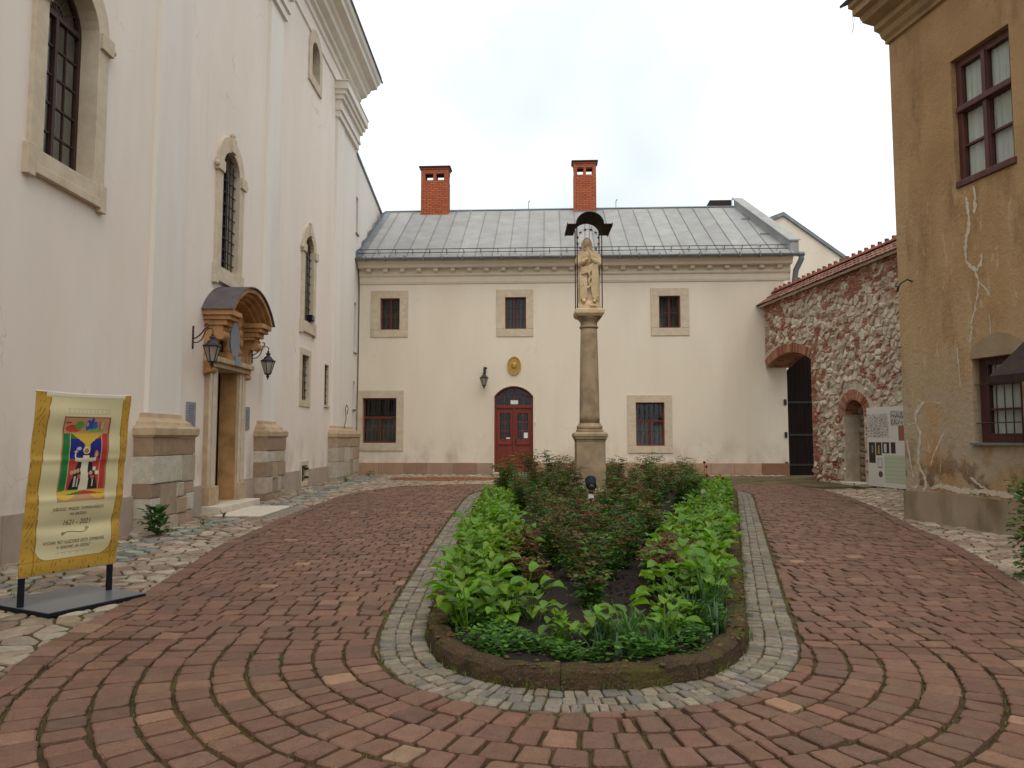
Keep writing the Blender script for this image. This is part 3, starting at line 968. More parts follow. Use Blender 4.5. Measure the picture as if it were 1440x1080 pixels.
CB = {'l': (.52, .44, .34), 'b': (.36, .26, .175), 'm': (.44, .335, .235), 'w': (.60, .55, .46), 'd': (.40, .30, .21)}
LAYOUT = [
    [(0, 1, 1.24, 1.52, 'b'), (0, .45, .98, 1.235, 'w'), (.45, 1, .98, 1.235, 'l'), (0, .3, .66, .975, 'b'), (.3, .62, .60, .975, 'm'), (.62, 1, .66, .975, 'd'), (0, .3, .3, .655, 'l'), (.3, .62, .28, .595, 'd'), (.62, .78, .3, .655, 'w'), (.78, 1, .34, .655, 'm'), (0, .4, -.1, .295, 'b'), (.4, .7, -.1, .275, 'd'), (.7, 1, -.1, .295, 'm')],
    [(0, 1, 1.24, 1.52, 'b'), (0, .68, .82, 1.235, 'w'), (.68, 1, .80, 1.235, 'l'), (0, .2, .60, .815, 'b'), (.2, .56, .30, .815, 'm'), (.56, .74, .56, .795, 'l'), (.74, 1, .60, .795, 'm'), (0, .2, .30, .595, 'w'), (.56, .80, .30, .555, 'd'), (.80, 1, .32, .595, 'w'), (0, .62, -.1, .295, 'l'), (.62, 1, -.1, .295, 'm')],
    [(0, .5, 1.24, 1.52, 'm'), (.5, 1, 1.24, 1.52, 'm'), (0, .3, .80, 1.235, 'l'), (.3, .55, .74, 1.235, 'w'), (.55, .72, .80, 1.235, 'l'), (.72, 1, .84, 1.235, 'm'), (0, .3, .30, .795, 'w'), (.3, .55, .30, .735, 'l'), (.55, .72, .30, .795, 'm'), (.72, 1, .36, .835, 'l'), (0, .42, -.1, .295, 'l'), (.42, .72, -.1, .295, 'l'), (.72, 1, -.1, .355, 'l')]]
for pi_, ((s0, s1), (b0, b1)) in enumerate(PIL):
    sh = MB(FC).box(s0, s1, 1.80, 11.75, -.02, .075).build('pilaster', 'pale', church)
    if pi_ == 3:
        MB(FC).box(23.9, 25.6, 1.80, 11.75, -.02, .045).build('pilaster', 'pale', church)
        MB(FC).tube([(23.84, 1.85, .05), (23.84, 11.7, .05)], .012, 6).build('lightning_conductor', 'zinc_dark', church)
    t1 = s1 if pi_ < 3 else 25.6
    cp = MB(FC)
    for a, b, d in ((11.75, 11.95, .10), (11.95, 12.05, .16), (12.05, 12.3, .13), (12.3, 12.45, .22), (12.45, 12.6, .30), (12.6, 12.85, .38)):
        cp.box(s0 - d * .5, t1 + d * .5, a, b, -.03, d + .05)
    cp.box(s0 - .22, t1 + .22, 12.852, 12.88, -.02, .46)
    cp.build('capital', 'pale', sh)
    # moulded top of the base
    mo = MB(FC)
    prof = [(1.52, .30), (1.56, .34), (1.66, .345), (1.70, .32), (1.705, .25), (1.76, .23), (1.83, .12), (1.90, .10)]
    u0, u1 = b0, b1
    vs = []; fs = []
    for z, d in prof:
        e = (d - .30)
        vs += [(u0 - e * .8, z, -.02), (u0 - e * .8, z, d), (u1 + e * .8, z, d), (u1 + e * .8, z, -.02)]
    for i in range(len(prof) - 1):
        for k in range(3):
            fs.append((i * 4 + k, i * 4 + k + 1, i * 4 + 5 + k, i * 4 + 4 + k))
    t_ = (len(prof) - 1) * 4
    fs += [(t_, t_ + 1, t_ + 2, t_ + 3)]
    mo.add(vs, fs)
    mo.build('base_moulding', 'sand', sh)
    # blocks of the base, each with its own face
    core = MB(FC).box(u0 + .02, u1 - .02, -.3, 1.515, -.02, .27).build('base_core', 'mortar', sh)
    for f0, f1, z0, z1, k in LAYOUT[pi_ % 2] if pi_ < 3 else LAYOUT[2]:
        w = u1 - u0
        if pi_ == 3 and k in 'bd' and z0 < 1.2: k = 'l'
        a, b = u0 + w * f0 + .004, u0 + w * f1 - .004
        mb = MB(FC)
        poly = [(a + R.uniform(0, .005), z0 + .004), (b - R.uniform(0, .005), z0 + .004 + R.uniform(-.004, .004)), (b, z1 - .004), (a, z1 - .004 + R.uniform(-.004, .004))]
        mb.piece(poly, -.02, .30 + R.uniform(-.010, .016), R.uniform(.008, .018), jit(CB[k], .12), .003, (R.uniform(-.01, .01), R.uniform(-.02, .02)))
        mb.build('stone_block', 'block', sh)
# plinth slabs between the bases
spans = [(7.58, 11.13), (12.66, 13.56), (15.5, 16.23), (17.58, 19.72), (20.5, 22.6)]
for a, b in spans:
    u = a
    while u < b - .05:
        w = min(R.uniform(.7, 1.1), b - u)
        if b - u - w < .25: w = b - u
        MB(FC).piece(rect(u + .003, u + w - .003, -.3, .62 + gz(u) * .3), .002, .045 + R.uniform(-.003, .003), .006, jit((.44, .36, .29), .07)).build('plinth_slab', 'slab', church)
        u += w

def church_window(w, grille=False, panes=(3, 5), label=None, ears=True, name='arched_window'):
    u0, u1, v0, vs, rise = w
    c = (u0 + u1) / 2; hw = (u1 - u0) / 2
    e = .24
    win = MB(FC)
    win.slab(arched(u0 - e, u1 + e, v0 - .27, vs + .05, hw + e + .02), [arched(u0, u1, v0, vs, rise)], -.3, .055)
    wo = win.build(name, 'sandlight', church, bevel=.008)
    if ears:
        def bit(nm, *bx_): MB(FC).box(*bx_).build(nm, 'sandlight', wo, bevel=.006)
        bit('sill_ear', u0 - e - .05, u0 - e + .10, v0 - .36, v0 + .02, .0, .075)
        bit('sill_ear', u1 + e - .10, u1 + e + .05, v0 - .36, v0 + .02, .0, .075)
        bit('sill_moulding', u0 - e + .1, u1 + e - .1, v0 - .31, v0 - .20, .0, .085)
        for s_ in (-1, 1):
            bit('impost', c + s_ * (hw + .006) - (0 if s_ > 0 else e + .05), c + s_ * (hw + .006) + (e + .05 if s_ > 0 else 0), vs - .12, vs + .10, .0, .10)
            MB(FC).ball(c + s_ * (hw + e + .08), vs - .02, .06, .045, .06, .045, 8, 6).build('knob', 'sandlight', wo, smooth=True)
        bit('keystone', c - .10, c + .10, vs + rise + .01, vs + hw + e + .06, .0, .095)
        MB(FC).ball(c, vs + hw + e + .13, .05, .045, .07, .045, 8, 6).build('knob', 'sandlight', wo, smooth=True)
    top = lambda u: vs + math.sqrt(max(0, hw * hw - (u - c) ** 2)) * (rise / hw)
    fr_ = MB(FC)
    d0, d1 = -.26, -.20
    fr_.slab(arched(u0 + .002, u1 - .002, v0 + .002, vs, rise - .002), [arched(u0 + .06, u1 - .06, v0 + .06, vs, rise - .06)], d0, d1)
    if not grille:
        fr_.box(c - .03, c + .03, v0 + .06, vs + .02, d0 + .005, d1 + .012)
        fr_.box(u0 + .06, u1 - .06, vs - .03, vs + .04, d0 + .005, d1 + .015)
        for k in range(1, 6):      # fan bars of the head
            a = PI * k / 6
            fr_.tube([(c, vs + .04, -.22), (c + (hw - .05) * math.cos(a), vs + (rise - .05) * math.sin(a), -.22)], .012, 5)
        fr_.slab([(c + .17 * math.cos(PI * i / 10), vs + .04 + .17 * math.sin(PI * i / 10)) for i in range(11)] + [(c + .14 * math.cos(PI * i / 10), vs + .04 + .14 * math.sin(PI * i / 10)) for i in range(10, -1, -1)], [], -.235, -.21)
    nu, nv = panes
    for i in range(1, nu * (1 if grille else 2)):
        u = u0 + .06 + (u1 - u0 - .12) * i / (nu * (1 if grille else 2))
        if not grille and i == nu: continue
        fr_.box(u - .010, u + .010, v0 + .06, (vs - .03 if not grille else top(u) - .05), -.245, -.212)
    for j in range(1, nv):
        v = v0 + .06 + (vs - v0 - .09) * j / nv
        fr_.box(u0 + .06, u1 - .06, v - .012, v + .012, -.247, -.210)
    fr_.build('glazing_frame', 'churchwood' if not grille else 'iron', wo)
    # panes
    if grille:
        MB(FC).slab(arched(u0 + .05, u1 - .05, v0 + .05, vs, rise - .05), [], -.243, -.235).build('pane', 'glass', wo)
    else:
        nn = nu * 2
        for i in range(nn):
            for j in range(nv):
                a0 = u0 + .06 + (u1 - u0 - .12) * i / nn; a1 = u0 + .06 + (u1 - u0 - .12) * (i + 1) / nn
                z0 = v0 + .06 + (vs - v0 - .09) * j / nv; z1 = v0 + .06 + (vs - v0 - .09) * (j + 1) / nv
                MB(FC).box(a0 + .004, a1 - .004, z0 + .004, z1 - .004, -.236 + R.uniform(-.002, .002), -.230).build('pane', 'glass', wo)
        MB(FC).slab(arched(u0 + .06, u1 - .06, vs, vs + .03, rise - .09), [], -.24, -.236).build('pane', 'glass', wo)
    bk_ = MB(FC); bk_.slab(arched(u0 - .1, u1 + .1, v0 - .1, vs, rise + .1), [], -.74, -.712); bk_.build('dark_backing', 'dark', wo)
    if grille:
        g = MB(FC)
        nb = 5
        for i in range(nb):
            u = u0 + (u1 - u0) * (i + .5) / nb
            g.tube([(u, v0 + .005, -.06), (u, top(u) - .005, -.06)], .013, 6)
        v = v0 + .18
        while v < vs + rise - .1:
            q = hw if v < vs else math.sqrt(max(0.01, hw * hw - ((v - vs) * hw / rise) ** 2))
            g.tube([(c - q, v, -.045), (c + q, v, -.045)], .012, 6)
            v += .235
        g.build('iron_grille', 'iron', wo)
    return wo
church_window(W1, False, (2, 5))
church_window(W2, True, (3, 8))
church_window(W3, True, (3, 8))
church_window(WU, False, (1, 3), ears=False, name='attic_window')
def grilled(w, surround, name):
    u0, u1, v0, v1 = w
    mb = MB(FC)
    e = surround
    mb.slab(rect(u0 - e, u1 + e, v0 - e, v1 + e), [rect(u0, u1, v0, v1)], -.3, .03 if e > .06 else .004)
    wo = mb.build(name, 'sandlight', church, bevel=.006)
    g = MB(FC)
    nb = max(3, int((u1 - u0) / .16))
    for i in range(nb):
        u = u0 + (u1 - u0) * (i + .5) / nb
        g.tube([(u, v0, -.07), (u, v1, -.07)], .012, 6)
    nh = max(3, int((v1 - v0) / .2))
    for j in range(nh):
        v = v0 + (v1 - v0) * (j + .5) / nh
        g.tube([(u0, v, -.055), (u1, v, -.055)], .012, 6)
    g.build('iron_grille', 'iron', wo)
    MB(FC).box(u0 + .01, u1 - .01, v0 + .01, v1 - .01, -.23, -.22).build('pane', 'glass', wo)
    MB(FC).box(u0 - .1, u1 + .1, v0 - .1, v1 + .1, -.74, -.712).build('dark_backing', 'dark', wo)
    return wo
grilled(LOW, .17, 'grilled_window')
wo = grilled(SLIT, .03, 'slit_window')
MB(FC).box(SLIT[0] - .05, SLIT[1] + .05, SLIT[2] - .05, SLIT[2] - .002, .0, .06).build('sill', 'sandlight', wo)
wo = grilled(VENT, .12, 'cellar_vent')
for v in (.45, .68): MB(FC).box(20.34, 20.44, v - .02, v + .03, -.05, .05).build('hinge', 'iron', wo)

# --- portal
SP = 3.88; HC = 14.52; HW = 1.10
def arcpts(hw, rise, n=18, sp=SP):
    r = (hw * hw + rise * rise) / (2 * rise); cy = sp + rise - r; a0 = math.asin(hw / r)
    return [(HC + r * math.sin(-a0 + 2 * a0 * i / n), cy + r * math.cos(-a0 + 2 * a0 * i / n)) for i in range(n + 1)]
po = MB(FC).slab(rect(13.62, 15.40, .1, 3.02), [rect(14.02, 14.99, .28, 2.83)], -.26, .09).build('portal', 'sand', church, bevel=.008)
jm = MB(FC)
for a, b, d in ((13.62, 13.70, .12), (13.73, 13.80, .13), (13.84, 13.93, .115), (15.08, 15.17, .115), (15.21, 15.28, .13), (15.32, 15.40, .12)):
    jm.box(a, b, .62, 2.93, .085, d)
jm.build('jamb_moulding', 'sandlight', po, bevel=.01)
for a, b in ((13.58, 14.0), (15.01, 15.44)):
    MB(FC).box(a, b, .1, .62, .0, .17).build('jamb_base', 'sand', po, bevel=.012)
MB(FC).box(13.58, 15.44, 2.84, 2.93, .1, .19).build('lintel', 'sand', po, bevel=.01)
MB(FC).box(13.52, 15.50, 2.93, 3.03, .0, .25).build('lintel_cornice', 'sand', po, bevel=.015)
MB(FC).box(13.52, 15.48, -.2, .27, .0, .44).build('door_step', 'step', po, bevel=.015)
MB(FC).box(13.9, 15.1, .0, 3.0, -.73, -.71).build('dark_backing', 'dark', po)
MB(FC).box(14.972, 14.988, .282, 2.828, -.258, .08).build('reveal', 'portal', po)
MB(FC).box(14.93, 14.985, .29, 2.82, -.68, -.262).build('door_leaf', 'gatewood', po, bevel=.01)
hood = MB(FC)
band = lambda o_, i_, d0, d1: hood.slab(o_ + i_[::-1], [], d0, d1)
band(arcpts(1.12, .58), arcpts(1.02, .50), .0, .57)
band(arcpts(1.02, .499), arcpts(.94, .43), .0, .49)
band(arcpts(.94, .429), arcpts(.86, .37), .0, .40)
band(arcpts(.86, .369), arcpts(.78, .31), .0, .31)
hood.slab(arcpts(.80, .33) + [(HC + .62, 3.4), (HC - .62, 3.4)], [], .0, .12)
ho = hood.build('hood', 'portal', po, bevel=.01)
rf = MB(FC)
a_ = arcpts(1.15, .61); b_ = arcpts(1.14, .588)
rf.slab(a_ + b_[::-1], [], .0, .61)
rf.build('sheet_roof', 'hoodlead', ho, smooth=False)
for s_ in (-1, 1):
    en = MB(FC)
    for z0, z1, d, x in ((3.78, 3.878, .55, .0), (3.70, 3.779, .50, .05), (3.60, 3.699, .42, .09), (3.54, 3.599, .34, .12)):
        u0, u1 = HC + s_ * (.58 + x * .6), HC + s_ * (1.10 - x)
        en.box(min(u0, u1), max(u0, u1), z0, z1, .0, d)
    en.build('entablature_block', 'portal', ho, bevel=.012)
    co = MB(FC)
    prof = [(0, 2.70)]
    for i in range(25):
        t = i / 24
        prof.append((.10 + .24 * t ** 1.6 + .05 * math.sin(t * PI * 2.2), 2.72 + .82 * t))
    prof.append((0, 3.54))
    uc = HC + s_ * .88
    co.profile(prof, uc - .115, uc + .115)
    for z, d, r_ in ((3.42, .30, .09), (2.78, .12, .055)):
        co.tube([(uc - .13, z, d), (uc + .13, z, d)], r_, 16)
    co.profile([(p[0] + .025, p[1]) for p in prof[1:-1]] + [(p[0] - .02, p[1]) for p in prof[-2:0:-1]], uc - .04, uc + .04)
    co.build('console', 'portal', ho, bevel=.006)
# carved cartouche with a slate oval
ca = MB(FC)
ca.slab([(HC + .36 * math.cos(a), 3.42 + .47 * math.sin(a)) for a in [2 * PI * i / 28 for i in range(28)]], [], .1, .17)
for i in range(14):
    a = 2 * PI * i / 14
    ca.ball(HC + .36 * math.cos(a), 3.42 + .46 * math.sin(a), .16, .07, .09, .06, 8, 6)
ca.box(HC - .42, HC - .16, 3.03, 3.16, .05, .24); ca.box(HC + .16, HC + .42, 3.03, 3.16, .05, .24)
ca.build('cartouche', 'portal', ho, smooth=False)
sl = MB(FC)
sl.slab([(HC + .24 * math.cos(a), 3.44 + .36 * math.sin(a)) for a in [2 * PI * i / 28 for i in range(28)]], [], .17, .205)
sl.box(HC - .13, HC + .13, 2.94, 3.12, .1, .27)
sl.build('inscription_plaque', 'slate', ho)

# --- lower annexe that closes the gap to the house
annex = empty('church_annexe', (-5.9, 28, gz(28)), 'pale lower wing behind the church corner with sloping dark coping', 'building')
wins = [(26.25, 26.6, 8.95, 10.3), (26.2, 26.55, 4.6, 6.4), (26.2, 26.5, 2.55, 3.55)]
MB(FC).slab([(25.9, -.3), (34.5, -.3), (34.5, 10.6), (25.9, 11.85)], [rect(*w) for w in wins], -.5, -.06).build('wall', 'pale', annex)
MB(FC).slab([(25.902, 11.856), (34.5, 10.606), (34.5, 10.70), (25.902, 11.95)], [], -.6, .0).build('coping', 'zinc_dark', annex)
for w in wins:
    f_ = MB(FC).slab(rect(w[0] + .002, w[1] - .002, w[2] + .002, w[3] - .002), [rect(w[0] + .06, w[1] - .06, w[2] + .06, w[3] - .06)], -.26, -.2).build('window', 'darkwood', annex)
    MB(FC).box(w[0] + .06, w[1] - .06, w[2] + .06, w[3] - .06, -.24, -.23).build('pane', 'glass', f_)
    MB(FC).box(w[0], w[1], w[2], w[3], -.498, -.47).build('dark_backing', 'dark', f_)
    MB(FC).box(w[0] - .04, w[1] + .04, w[2] - .05, w[2] - .002, -.06, -.01).build('sill', 'zinc_dark', f_)

# ================================================================== THE HOUSE AT THE BACK
house = empty('monastery_house', tuple(FB(7.6, .2, 0)), 'two-storey cream house with grey metal roof and red door at the back', 'house')
UP = [(.72, 1.44), (5.30, 6.06), (10.84, 11.60)]
upw = [bigr((a, b, 5.47, 6.63)) for a, b in UP]
LL = (.12, 1.36, 1.35, 2.97); LR = (9.97, 10.98, 1.25, 2.79)
DOOR = (4.91, 6.31, .05, 3.02, .37)
MB(FB).slab(rect(-.05, 15.3, -.3, 7.9), upw + [bigr(LL), bigr(LR), arched(*DOOR)], -.5, 0).build('wall', 'house', house)
def ridge_u(t): return 15.55 - .8 * t      # skewed right verge, t = 0 eave .. 1 ridge
MB(FB).slab([(15.28, -.3), (15.295, -.3), (15.295, 7.9), (15.28, 7.9)], [], -4, -.5).build('gable_wall', 'house', house)
# plinth slabs of reddish stone
u = -.05
while u < 15.2:
    w = R.uniform(.78, .98)
    if 4.9 - u < w + .2 and u < 4.9: w = 4.88 - u
    if 4.85 < u < 6.3: u = 6.34; continue
    if 15.3 - u < w + .3: w = 15.3 - u
    c = R.choice([(.42, .27, .19), (.46, .31, .22), (.40, .285, .215), (.45, .29, .185), (.36, .22, .15)])
    if u > 13.8: c = (.25, .125, .08) if u < 14.8 else (.38, .25, .18)
    MB(FB).piece(rect(u + .003, u + w - .003, -.2, .64), .002, .05 + R.uniform(-.004, .004), .006, jit(c, .06)).build('plinth_slab', 'slab', house)
    u += w
# cornice with modillions
MB(FB).profile([(.002, 7.14), (.035, 7.15), (.05, 7.2), (.06, 7.21), (.06, 7.40), (.09, 7.42), (.12, 7.46), (.12, 7.50), (.10, 7.50), (.10, 7.68), (.34, 7.70), (.36, 7.8), (.42, 7.84), (.46, 7.93), (.46, 7.97), (.002, 7.97)], -.05, 15.5).build('cornice', 'cream', house)
u = .25
while u < 15.3:
    MB(FB).profile([(.10, 7.55), (.19, 7.56), (.24, 7.60), (.25, 7.67), (.25, 7.70), (.10, 7.70)], u, u + .16).build('modillion', 'cream', house)
    u += .615
# roof: single sheets with standing seams
E0 = (.52, 8.03); RG = (-4.3, 11.22)
def roof_pt(u, t, h=0):
    d = E0[0] + (RG[0] - E0[0]) * t; v = E0[1] + (RG[1] - E0[1]) * t
    nx, nv = (RG[1] - E0[1]), -(RG[0] - E0[0]); l = math.hypot(nx, nv)
    return (u, v + nv / l * h, d + nx / l * h)
nsh = 25; pw = .62
for i in range(nsh + 1):
    a = -.1 + i * pw; b = a + pw
    if a > 15.5: break
    pts = [(a, 0), (b, 0), (b, 1), (a, 1)]
    pts = clip(pts, 1, .8, 15.52)
    if len(pts) < 3: continue
    mb = MB(FB)
    g = R.uniform(.9, 1.08)
    c = (g, g, g * R.uniform(.98, 1.03))
    n = len(pts)
    mb.add([roof_pt(p[0], p[1], .0) for p in pts] + [roof_pt(p[0], p[1], -.03) for p in pts], [tuple(range(n)), tuple(range(2 * n - 1, n - 1, -1))] + [(k, (k + 1) % n, (k + 1) % n + n, k + n) for k in range(n)], c)
    te = min(1, (15.5 - a) / .8)
    mb.add([roof_pt(a - .012, 0, 0), roof_pt(a + .012, 0, 0), roof_pt(a + .006, 0, .035), roof_pt(a - .006, 0, .035), roof_pt(a - .012, te, 0), roof_pt(a + .012, te, 0), roof_pt(a + .006, te, .035), roof_pt(a - .006, te, .035)],
           [(0, 4, 7, 3), (3, 7, 6, 2), (2, 6, 5, 1), (0, 3, 2, 1), (4, 5, 6, 7)], (c[0] * .8,) * 3)
    mb.build('roof_sheet', 'zinc', house)
MB(FB).profile([(RG[0] + .1, 11.20), (RG[0], 11.27), (RG[0] - .1, 11.2), (RG[0], 11.18)], -.1, 14.75).build('ridge_cap', 'zinc_dark', house)
MB(FB).profile([(RG[0], 11.18), (-9, 8.0), (-9, 7.9), (RG[0], 11.08)], -.1, 14.7).build('rear_roof', 'zinc_dark', house)
# stepped flashing on the left, parapet on the right
fl = MB(FB)
for k in range(5):
    t = k / 5
    p, q = roof_pt(-.06, t, .02), roof_pt(-.06, t + .2, .02)
    fl.add([(-.09, p[1], p[2]), (.16, p[1], p[2]), (.16, q[1], q[2]), (-.09, q[1], q[2]), (-.09, p[1] + .2, p[2]), (-.09, q[1] + .02, q[2])], [(0, 1, 2, 3), (0, 3, 5, 4)])
fl.build('side_flashing', 'zinc_dark', house)
pp = MB(FB)
for w0, h0, h1 in ((.30, -.2, .36),):
    a, b = roof_pt(15.42, .03, 0), roof_pt(14.66, .985, 0)
    for (lo, hi, x0, x1) in ((h0, h1, 0, w0),):
        pp.add([(a[0] + x0, a[1] + lo, a[2]), (a[0] + x1, a[1] + lo, a[2]), (a[0] + x1, a[1] + hi, a[2]), (a[0] + x0, a[1] + hi, a[2]),
                (b[0] + x0, b[1] + lo, b[2]), (b[0] + x1, b[1] + lo, b[2]), (b[0] + x1, b[1] + hi, b[2]), (b[0] + x0, b[1] + hi, b[2])],
               [(0, 1, 2, 3), (7, 6, 5, 4), (0, 4, 5, 1), (1, 5, 6, 2), (2, 6, 7, 3), (3, 7, 4, 0)], (.95, .97, 1))
ppo = pp.build('parapet', 'zinc', house)
cp = MB(FB)
cp.add([(a[0] - .05, a[1] + .36, a[2] + .04), (a[0] + .35, a[1] + .36, a[2] + .04), (a[0] + .35, a[1] + .41, a[2] + .04), (a[0] - .05, a[1] + .41, a[2] + .04),
        (b[0] - .05, b[1] + .36, b[2] - .04), (b[0] + .35, b[1] + .36, b[2] - .04), (b[0] + .35, b[1] + .41, b[2] - .04), (b[0] - .05, b[1] + .41, b[2] - .04)],
       [(0, 1, 2, 3), (7, 6, 5, 4), (0, 4, 5, 1), (1, 5, 6, 2), (2, 6, 7, 3), (3, 7, 4, 0)], (1.05, 1.07, 1.08))
cp.build('parapet_coping', 'zinc', ppo)
for t in (.35, .68):
    q = roof_pt(15.42 - .8 * t, t, 0)
    MB(FB).box(q[0] - .30, q[0] + .0, q[1] - .02, q[1] + .06, q[2] - .03, q[2] + .03).build('parapet_joint', 'zinc_dark', ppo)
MB(FB).profile([(-4.4, 11.2), (-4.4, 11.55), (-5.2, 11.5), (-5.2, 11.2)], 13.7, 14.6).build('ridge_box', 'tilered' if 'tilered' in M else 'rust', house)
# gutter
gt = MB(FB)
gp = [(.58 + .085 * math.cos(a), 7.99 + .085 * math.sin(a)) for a in [PI + PI * k / 8 for k in range(9)]]
gt.profile(gp + [(p[0] * 1 + (.008 if p[0] < .58 else -.008), p[1] + .006) for p in gp[::-1]], -.1, 15.75)
gt.build('gutter', 'zinc_dark', house, smooth=False)
for k in range(22):
    u = .3 + k * .7
    MB(FB).box(u - .012, u + .012, 7.89, 8.05, .47, .675).build('gutter_bracket', 'zinc_dark', house)
g0 = MB(FB)
for h, t in ((.10, .03), (.22, .035)):
    p0, p1 = roof_pt(-.05, t, h), roof_pt(15.3, t, h)
    g0.tube([p0, p1], .013, 6)
sgo = g0.build('snow_guard', 'zinc', house)
for k in range(25):
    u = .1 + k * .62
    m_ = MB(FB); m_.tube([roof_pt(u, .05, .0), roof_pt(u, .03, .25)], .012, 5); m_.tube([roof_pt(u, .035, .2), roof_pt(u, .10, .01)], .008, 5)
    m_.build('snow_guard_bracket', 'zinc_dark', sgo)
dp = MB(FB); dp.tube([(15.72, 7.98, .58), (15.74, 7.8, .56), (15.62, 7.45, .3), (15.6, 7.1, .2), (15.6, 6.6, .2)], .10, 12); dp.tube([(15.72, 8.02, .58), (15.72, 7.9, .58)], .13, 12)
dp.build('downpipe', 'zinc_dark', house, smooth=True)

def house_window(u0, u1, v0, v1, frame_e, transom=False, dark_top=False):
    t = .055
    c = (u0 + u1) / 2
    vt = v0 + (v1 - v0) * .57 if transom else v1
    f = MB(FB).slab(rect(u0 + .002, u1 - .002, v0 + .002, v1 - .002), [rect(u0 + t, c - t * .7, v0 + t, vt - t * .7), rect(c + t * .7, u1 - t, v0 + t, vt - t * .7)] + ([rect(u0 + t, u1 - t, vt + t * .7, v1 - t)] if transom else []), -.24, -.17).build('window', 'redwood', house, bevel=.006)
    for a, b in ((u0 + t, c - t * .7), (c + t * .7, u1 - t)):
        MB(FB).box(a, b, v0 + t, vt - t * .7, -.212, -.205).build('pane', 'glass', f)
        MB(FB).box(a, b, v0 + (vt - v0) * .48, v0 + (vt - v0) * .48 + .022, -.215, -.18).build('glazing_bar', 'redwood', f)
        cu = MB(FB)
        n = 18
        cu.add([(a + (b - a) * i / n, v, -.33 + .02 * math.sin(i * 1.9)) for v in (v0 + t, vt) for i in range(n + 1)], [(i, i + 1, i + n + 2, i + n + 1) for i in range(n)])
        cu.build('curtain', 'curtain_dim', f)
    if transom: MB(FB).box(u0 + t, u1 - t, vt + t * .7, v1 - t, -.212, -.205).build('pane', 'glass', f)
    MB(FB).box(u0 - .05, u1 + .05, v0 - .05, v1 + .05, -.53, -.502).build('dark_backing', 'dark', f)
    g = MB(FB)
    for i in range(1, 6):
        u = u0 + (u1 - u0) * i / 6; g.tube([(u, v0, -.10), (u, v1, -.10)], .008, 5)
    for v in (v0 + (v1 - v0) * .33, v0 + (v1 - v0) * .66): g.tube([(u0, v, -.09), (u1, v, -.09)], .008, 5)
    g.build('iron_grille', 'iron', f)
    l, r_, b, tp = frame_e
    for nm, q in (('lintel', rect(u0 - l, u1 + r_, v1 + .002, v1 + tp)), ('sill', rect(u0 - l, u1 + r_, v0 - b, v0 - .002)), ('jamb', rect(u0 - l, u0, v0, v1)), ('jamb', rect(u1, u1 + r_, v0, v1))):
        MB(FB).piece(q, -.3, .028 + R.uniform(0, .008), .008).build(nm, 'sandlight', f)
    return f
house_window(.72, 1.44, 5.47, 6.63, (.34, .31, .27, .28))
house_window(5.30, 6.06, 5.47, 6.63, (.32, .26, .28, .28))
house_window(10.84, 11.60, 5.47, 6.63, (.29, .31, .28, .28))
house_window(.12, 1.36, 1.35, 2.97, (.18, .26, .28, .28), True)
house_window(9.97, 10.98, 1.25, 2.79, (.30, .27, .25, .26), True)
# the red double door under its fanlight
u0, u1, v0, vs, rise = DOOR; c = (u0 + u1) / 2
fd = MB(FB).slab(arched(u0 + .002, u1 - .002, v0, vs, rise - .002), [arched(u0 + .07, u1 - .07, 2.72, vs - .02, rise - .06), rect(u0 + .07, u1 - .07, v0 + .01, 2.60)], -.28, -.15).build('door', 'redwood', house, bevel=.008)
ri = MB(FB)
a_ = arched(u0 - .06, u1 + .06, v0, vs, rise + .05); b_ = arched(u0, u1, v0, vs, rise)
ri.slab(a_[1:] + [a_[0]] + [b_[0]] + b_[:0:-1], [], .0, .018)
ri.build('door_surround', 'cream', fd)
for a, b in ((u0 + .07, c - .004), (c + .004, u1 - .07)):
    w = b - a
    lf = MB(FB).slab(rect(a, b, v0 + .02, 2.60), [rect(a + .13, b - .13, 1.48, 2.42)], -.25, -.19).build('door_leaf', 'redwood', fd, bevel=.008)
    for i in range(2):
        for j in range(3):
            x0 = a + .13 + (w - .26) * i / 2; x1 = a + .13 + (w - .26) * (i + 1) / 2
            z0 = 1.48 + .94 * j / 3; z1 = 1.48 + .94 * (j + 1) / 3
            MB(FB).box(x0 + .012, x1 - .012, z0 + .012, z1 - .012, -.225, -.218).build('pane', 'glass', lf)
    gb = MB(FB)
    gb.box(a + (w) / 2 - .014, a + w / 2 + .014, 1.48, 2.42, -.235, -.197)
    for j in (1, 2): gb.box(a + .13, b - .13, 1.48 + .94 * j / 3 - .012, 1.48 + .94 * j / 3 + .012, -.237, -.199)
    gb.build('glazing_bar', 'redwood', lf)
    MB(FB).box(a + .06, b - .06, 1.28, 1.36, -.2, -.155).build('weather_board', 'redwood', lf, bevel=.01)
    for i in range(6):
        x0 = a + .12 + (w - .24) * i / 6
        MB(FB).box(x0 + .004, x0 + (w - .24) / 6 - .004, .62, 1.14, -.192, -.178).build('door_board', 'redwood', lf)
    MB(FB).box(a + .10, b - .10, .50, .56, -.2, -.17).build('door_rail', 'redwood', lf, bevel=.008)
    MB(FB).box(a + .10, b - .10, .22, .26, -.2, -.17).build('door_rail', 'redwood', lf, bevel=.008)
MB(FB).box(c - .035, c + .035, v0 + .02, 2.62, -.19, -.145).build('astragal', 'redwood', fd, bevel=.008)
MB(FB).slab(arched(u0 + .07, u1 - .07, 2.72, vs - .02, rise - .06), [], -.235, -.228).build('fanlight_pane', 'glass', fd)
fb = MB(FB)
for u in (u0 + .36, c, u1 - .36): fb.box(u - .013, u + .013, 2.72, vs + rise - .12 - (0 if u == c else .06), -.24, -.2)
fb.box(u0 + .07, u1 - .07, 3.0, 3.025, -.242, -.202)
fb.build('fanlight_bar', 'redwood', fd)
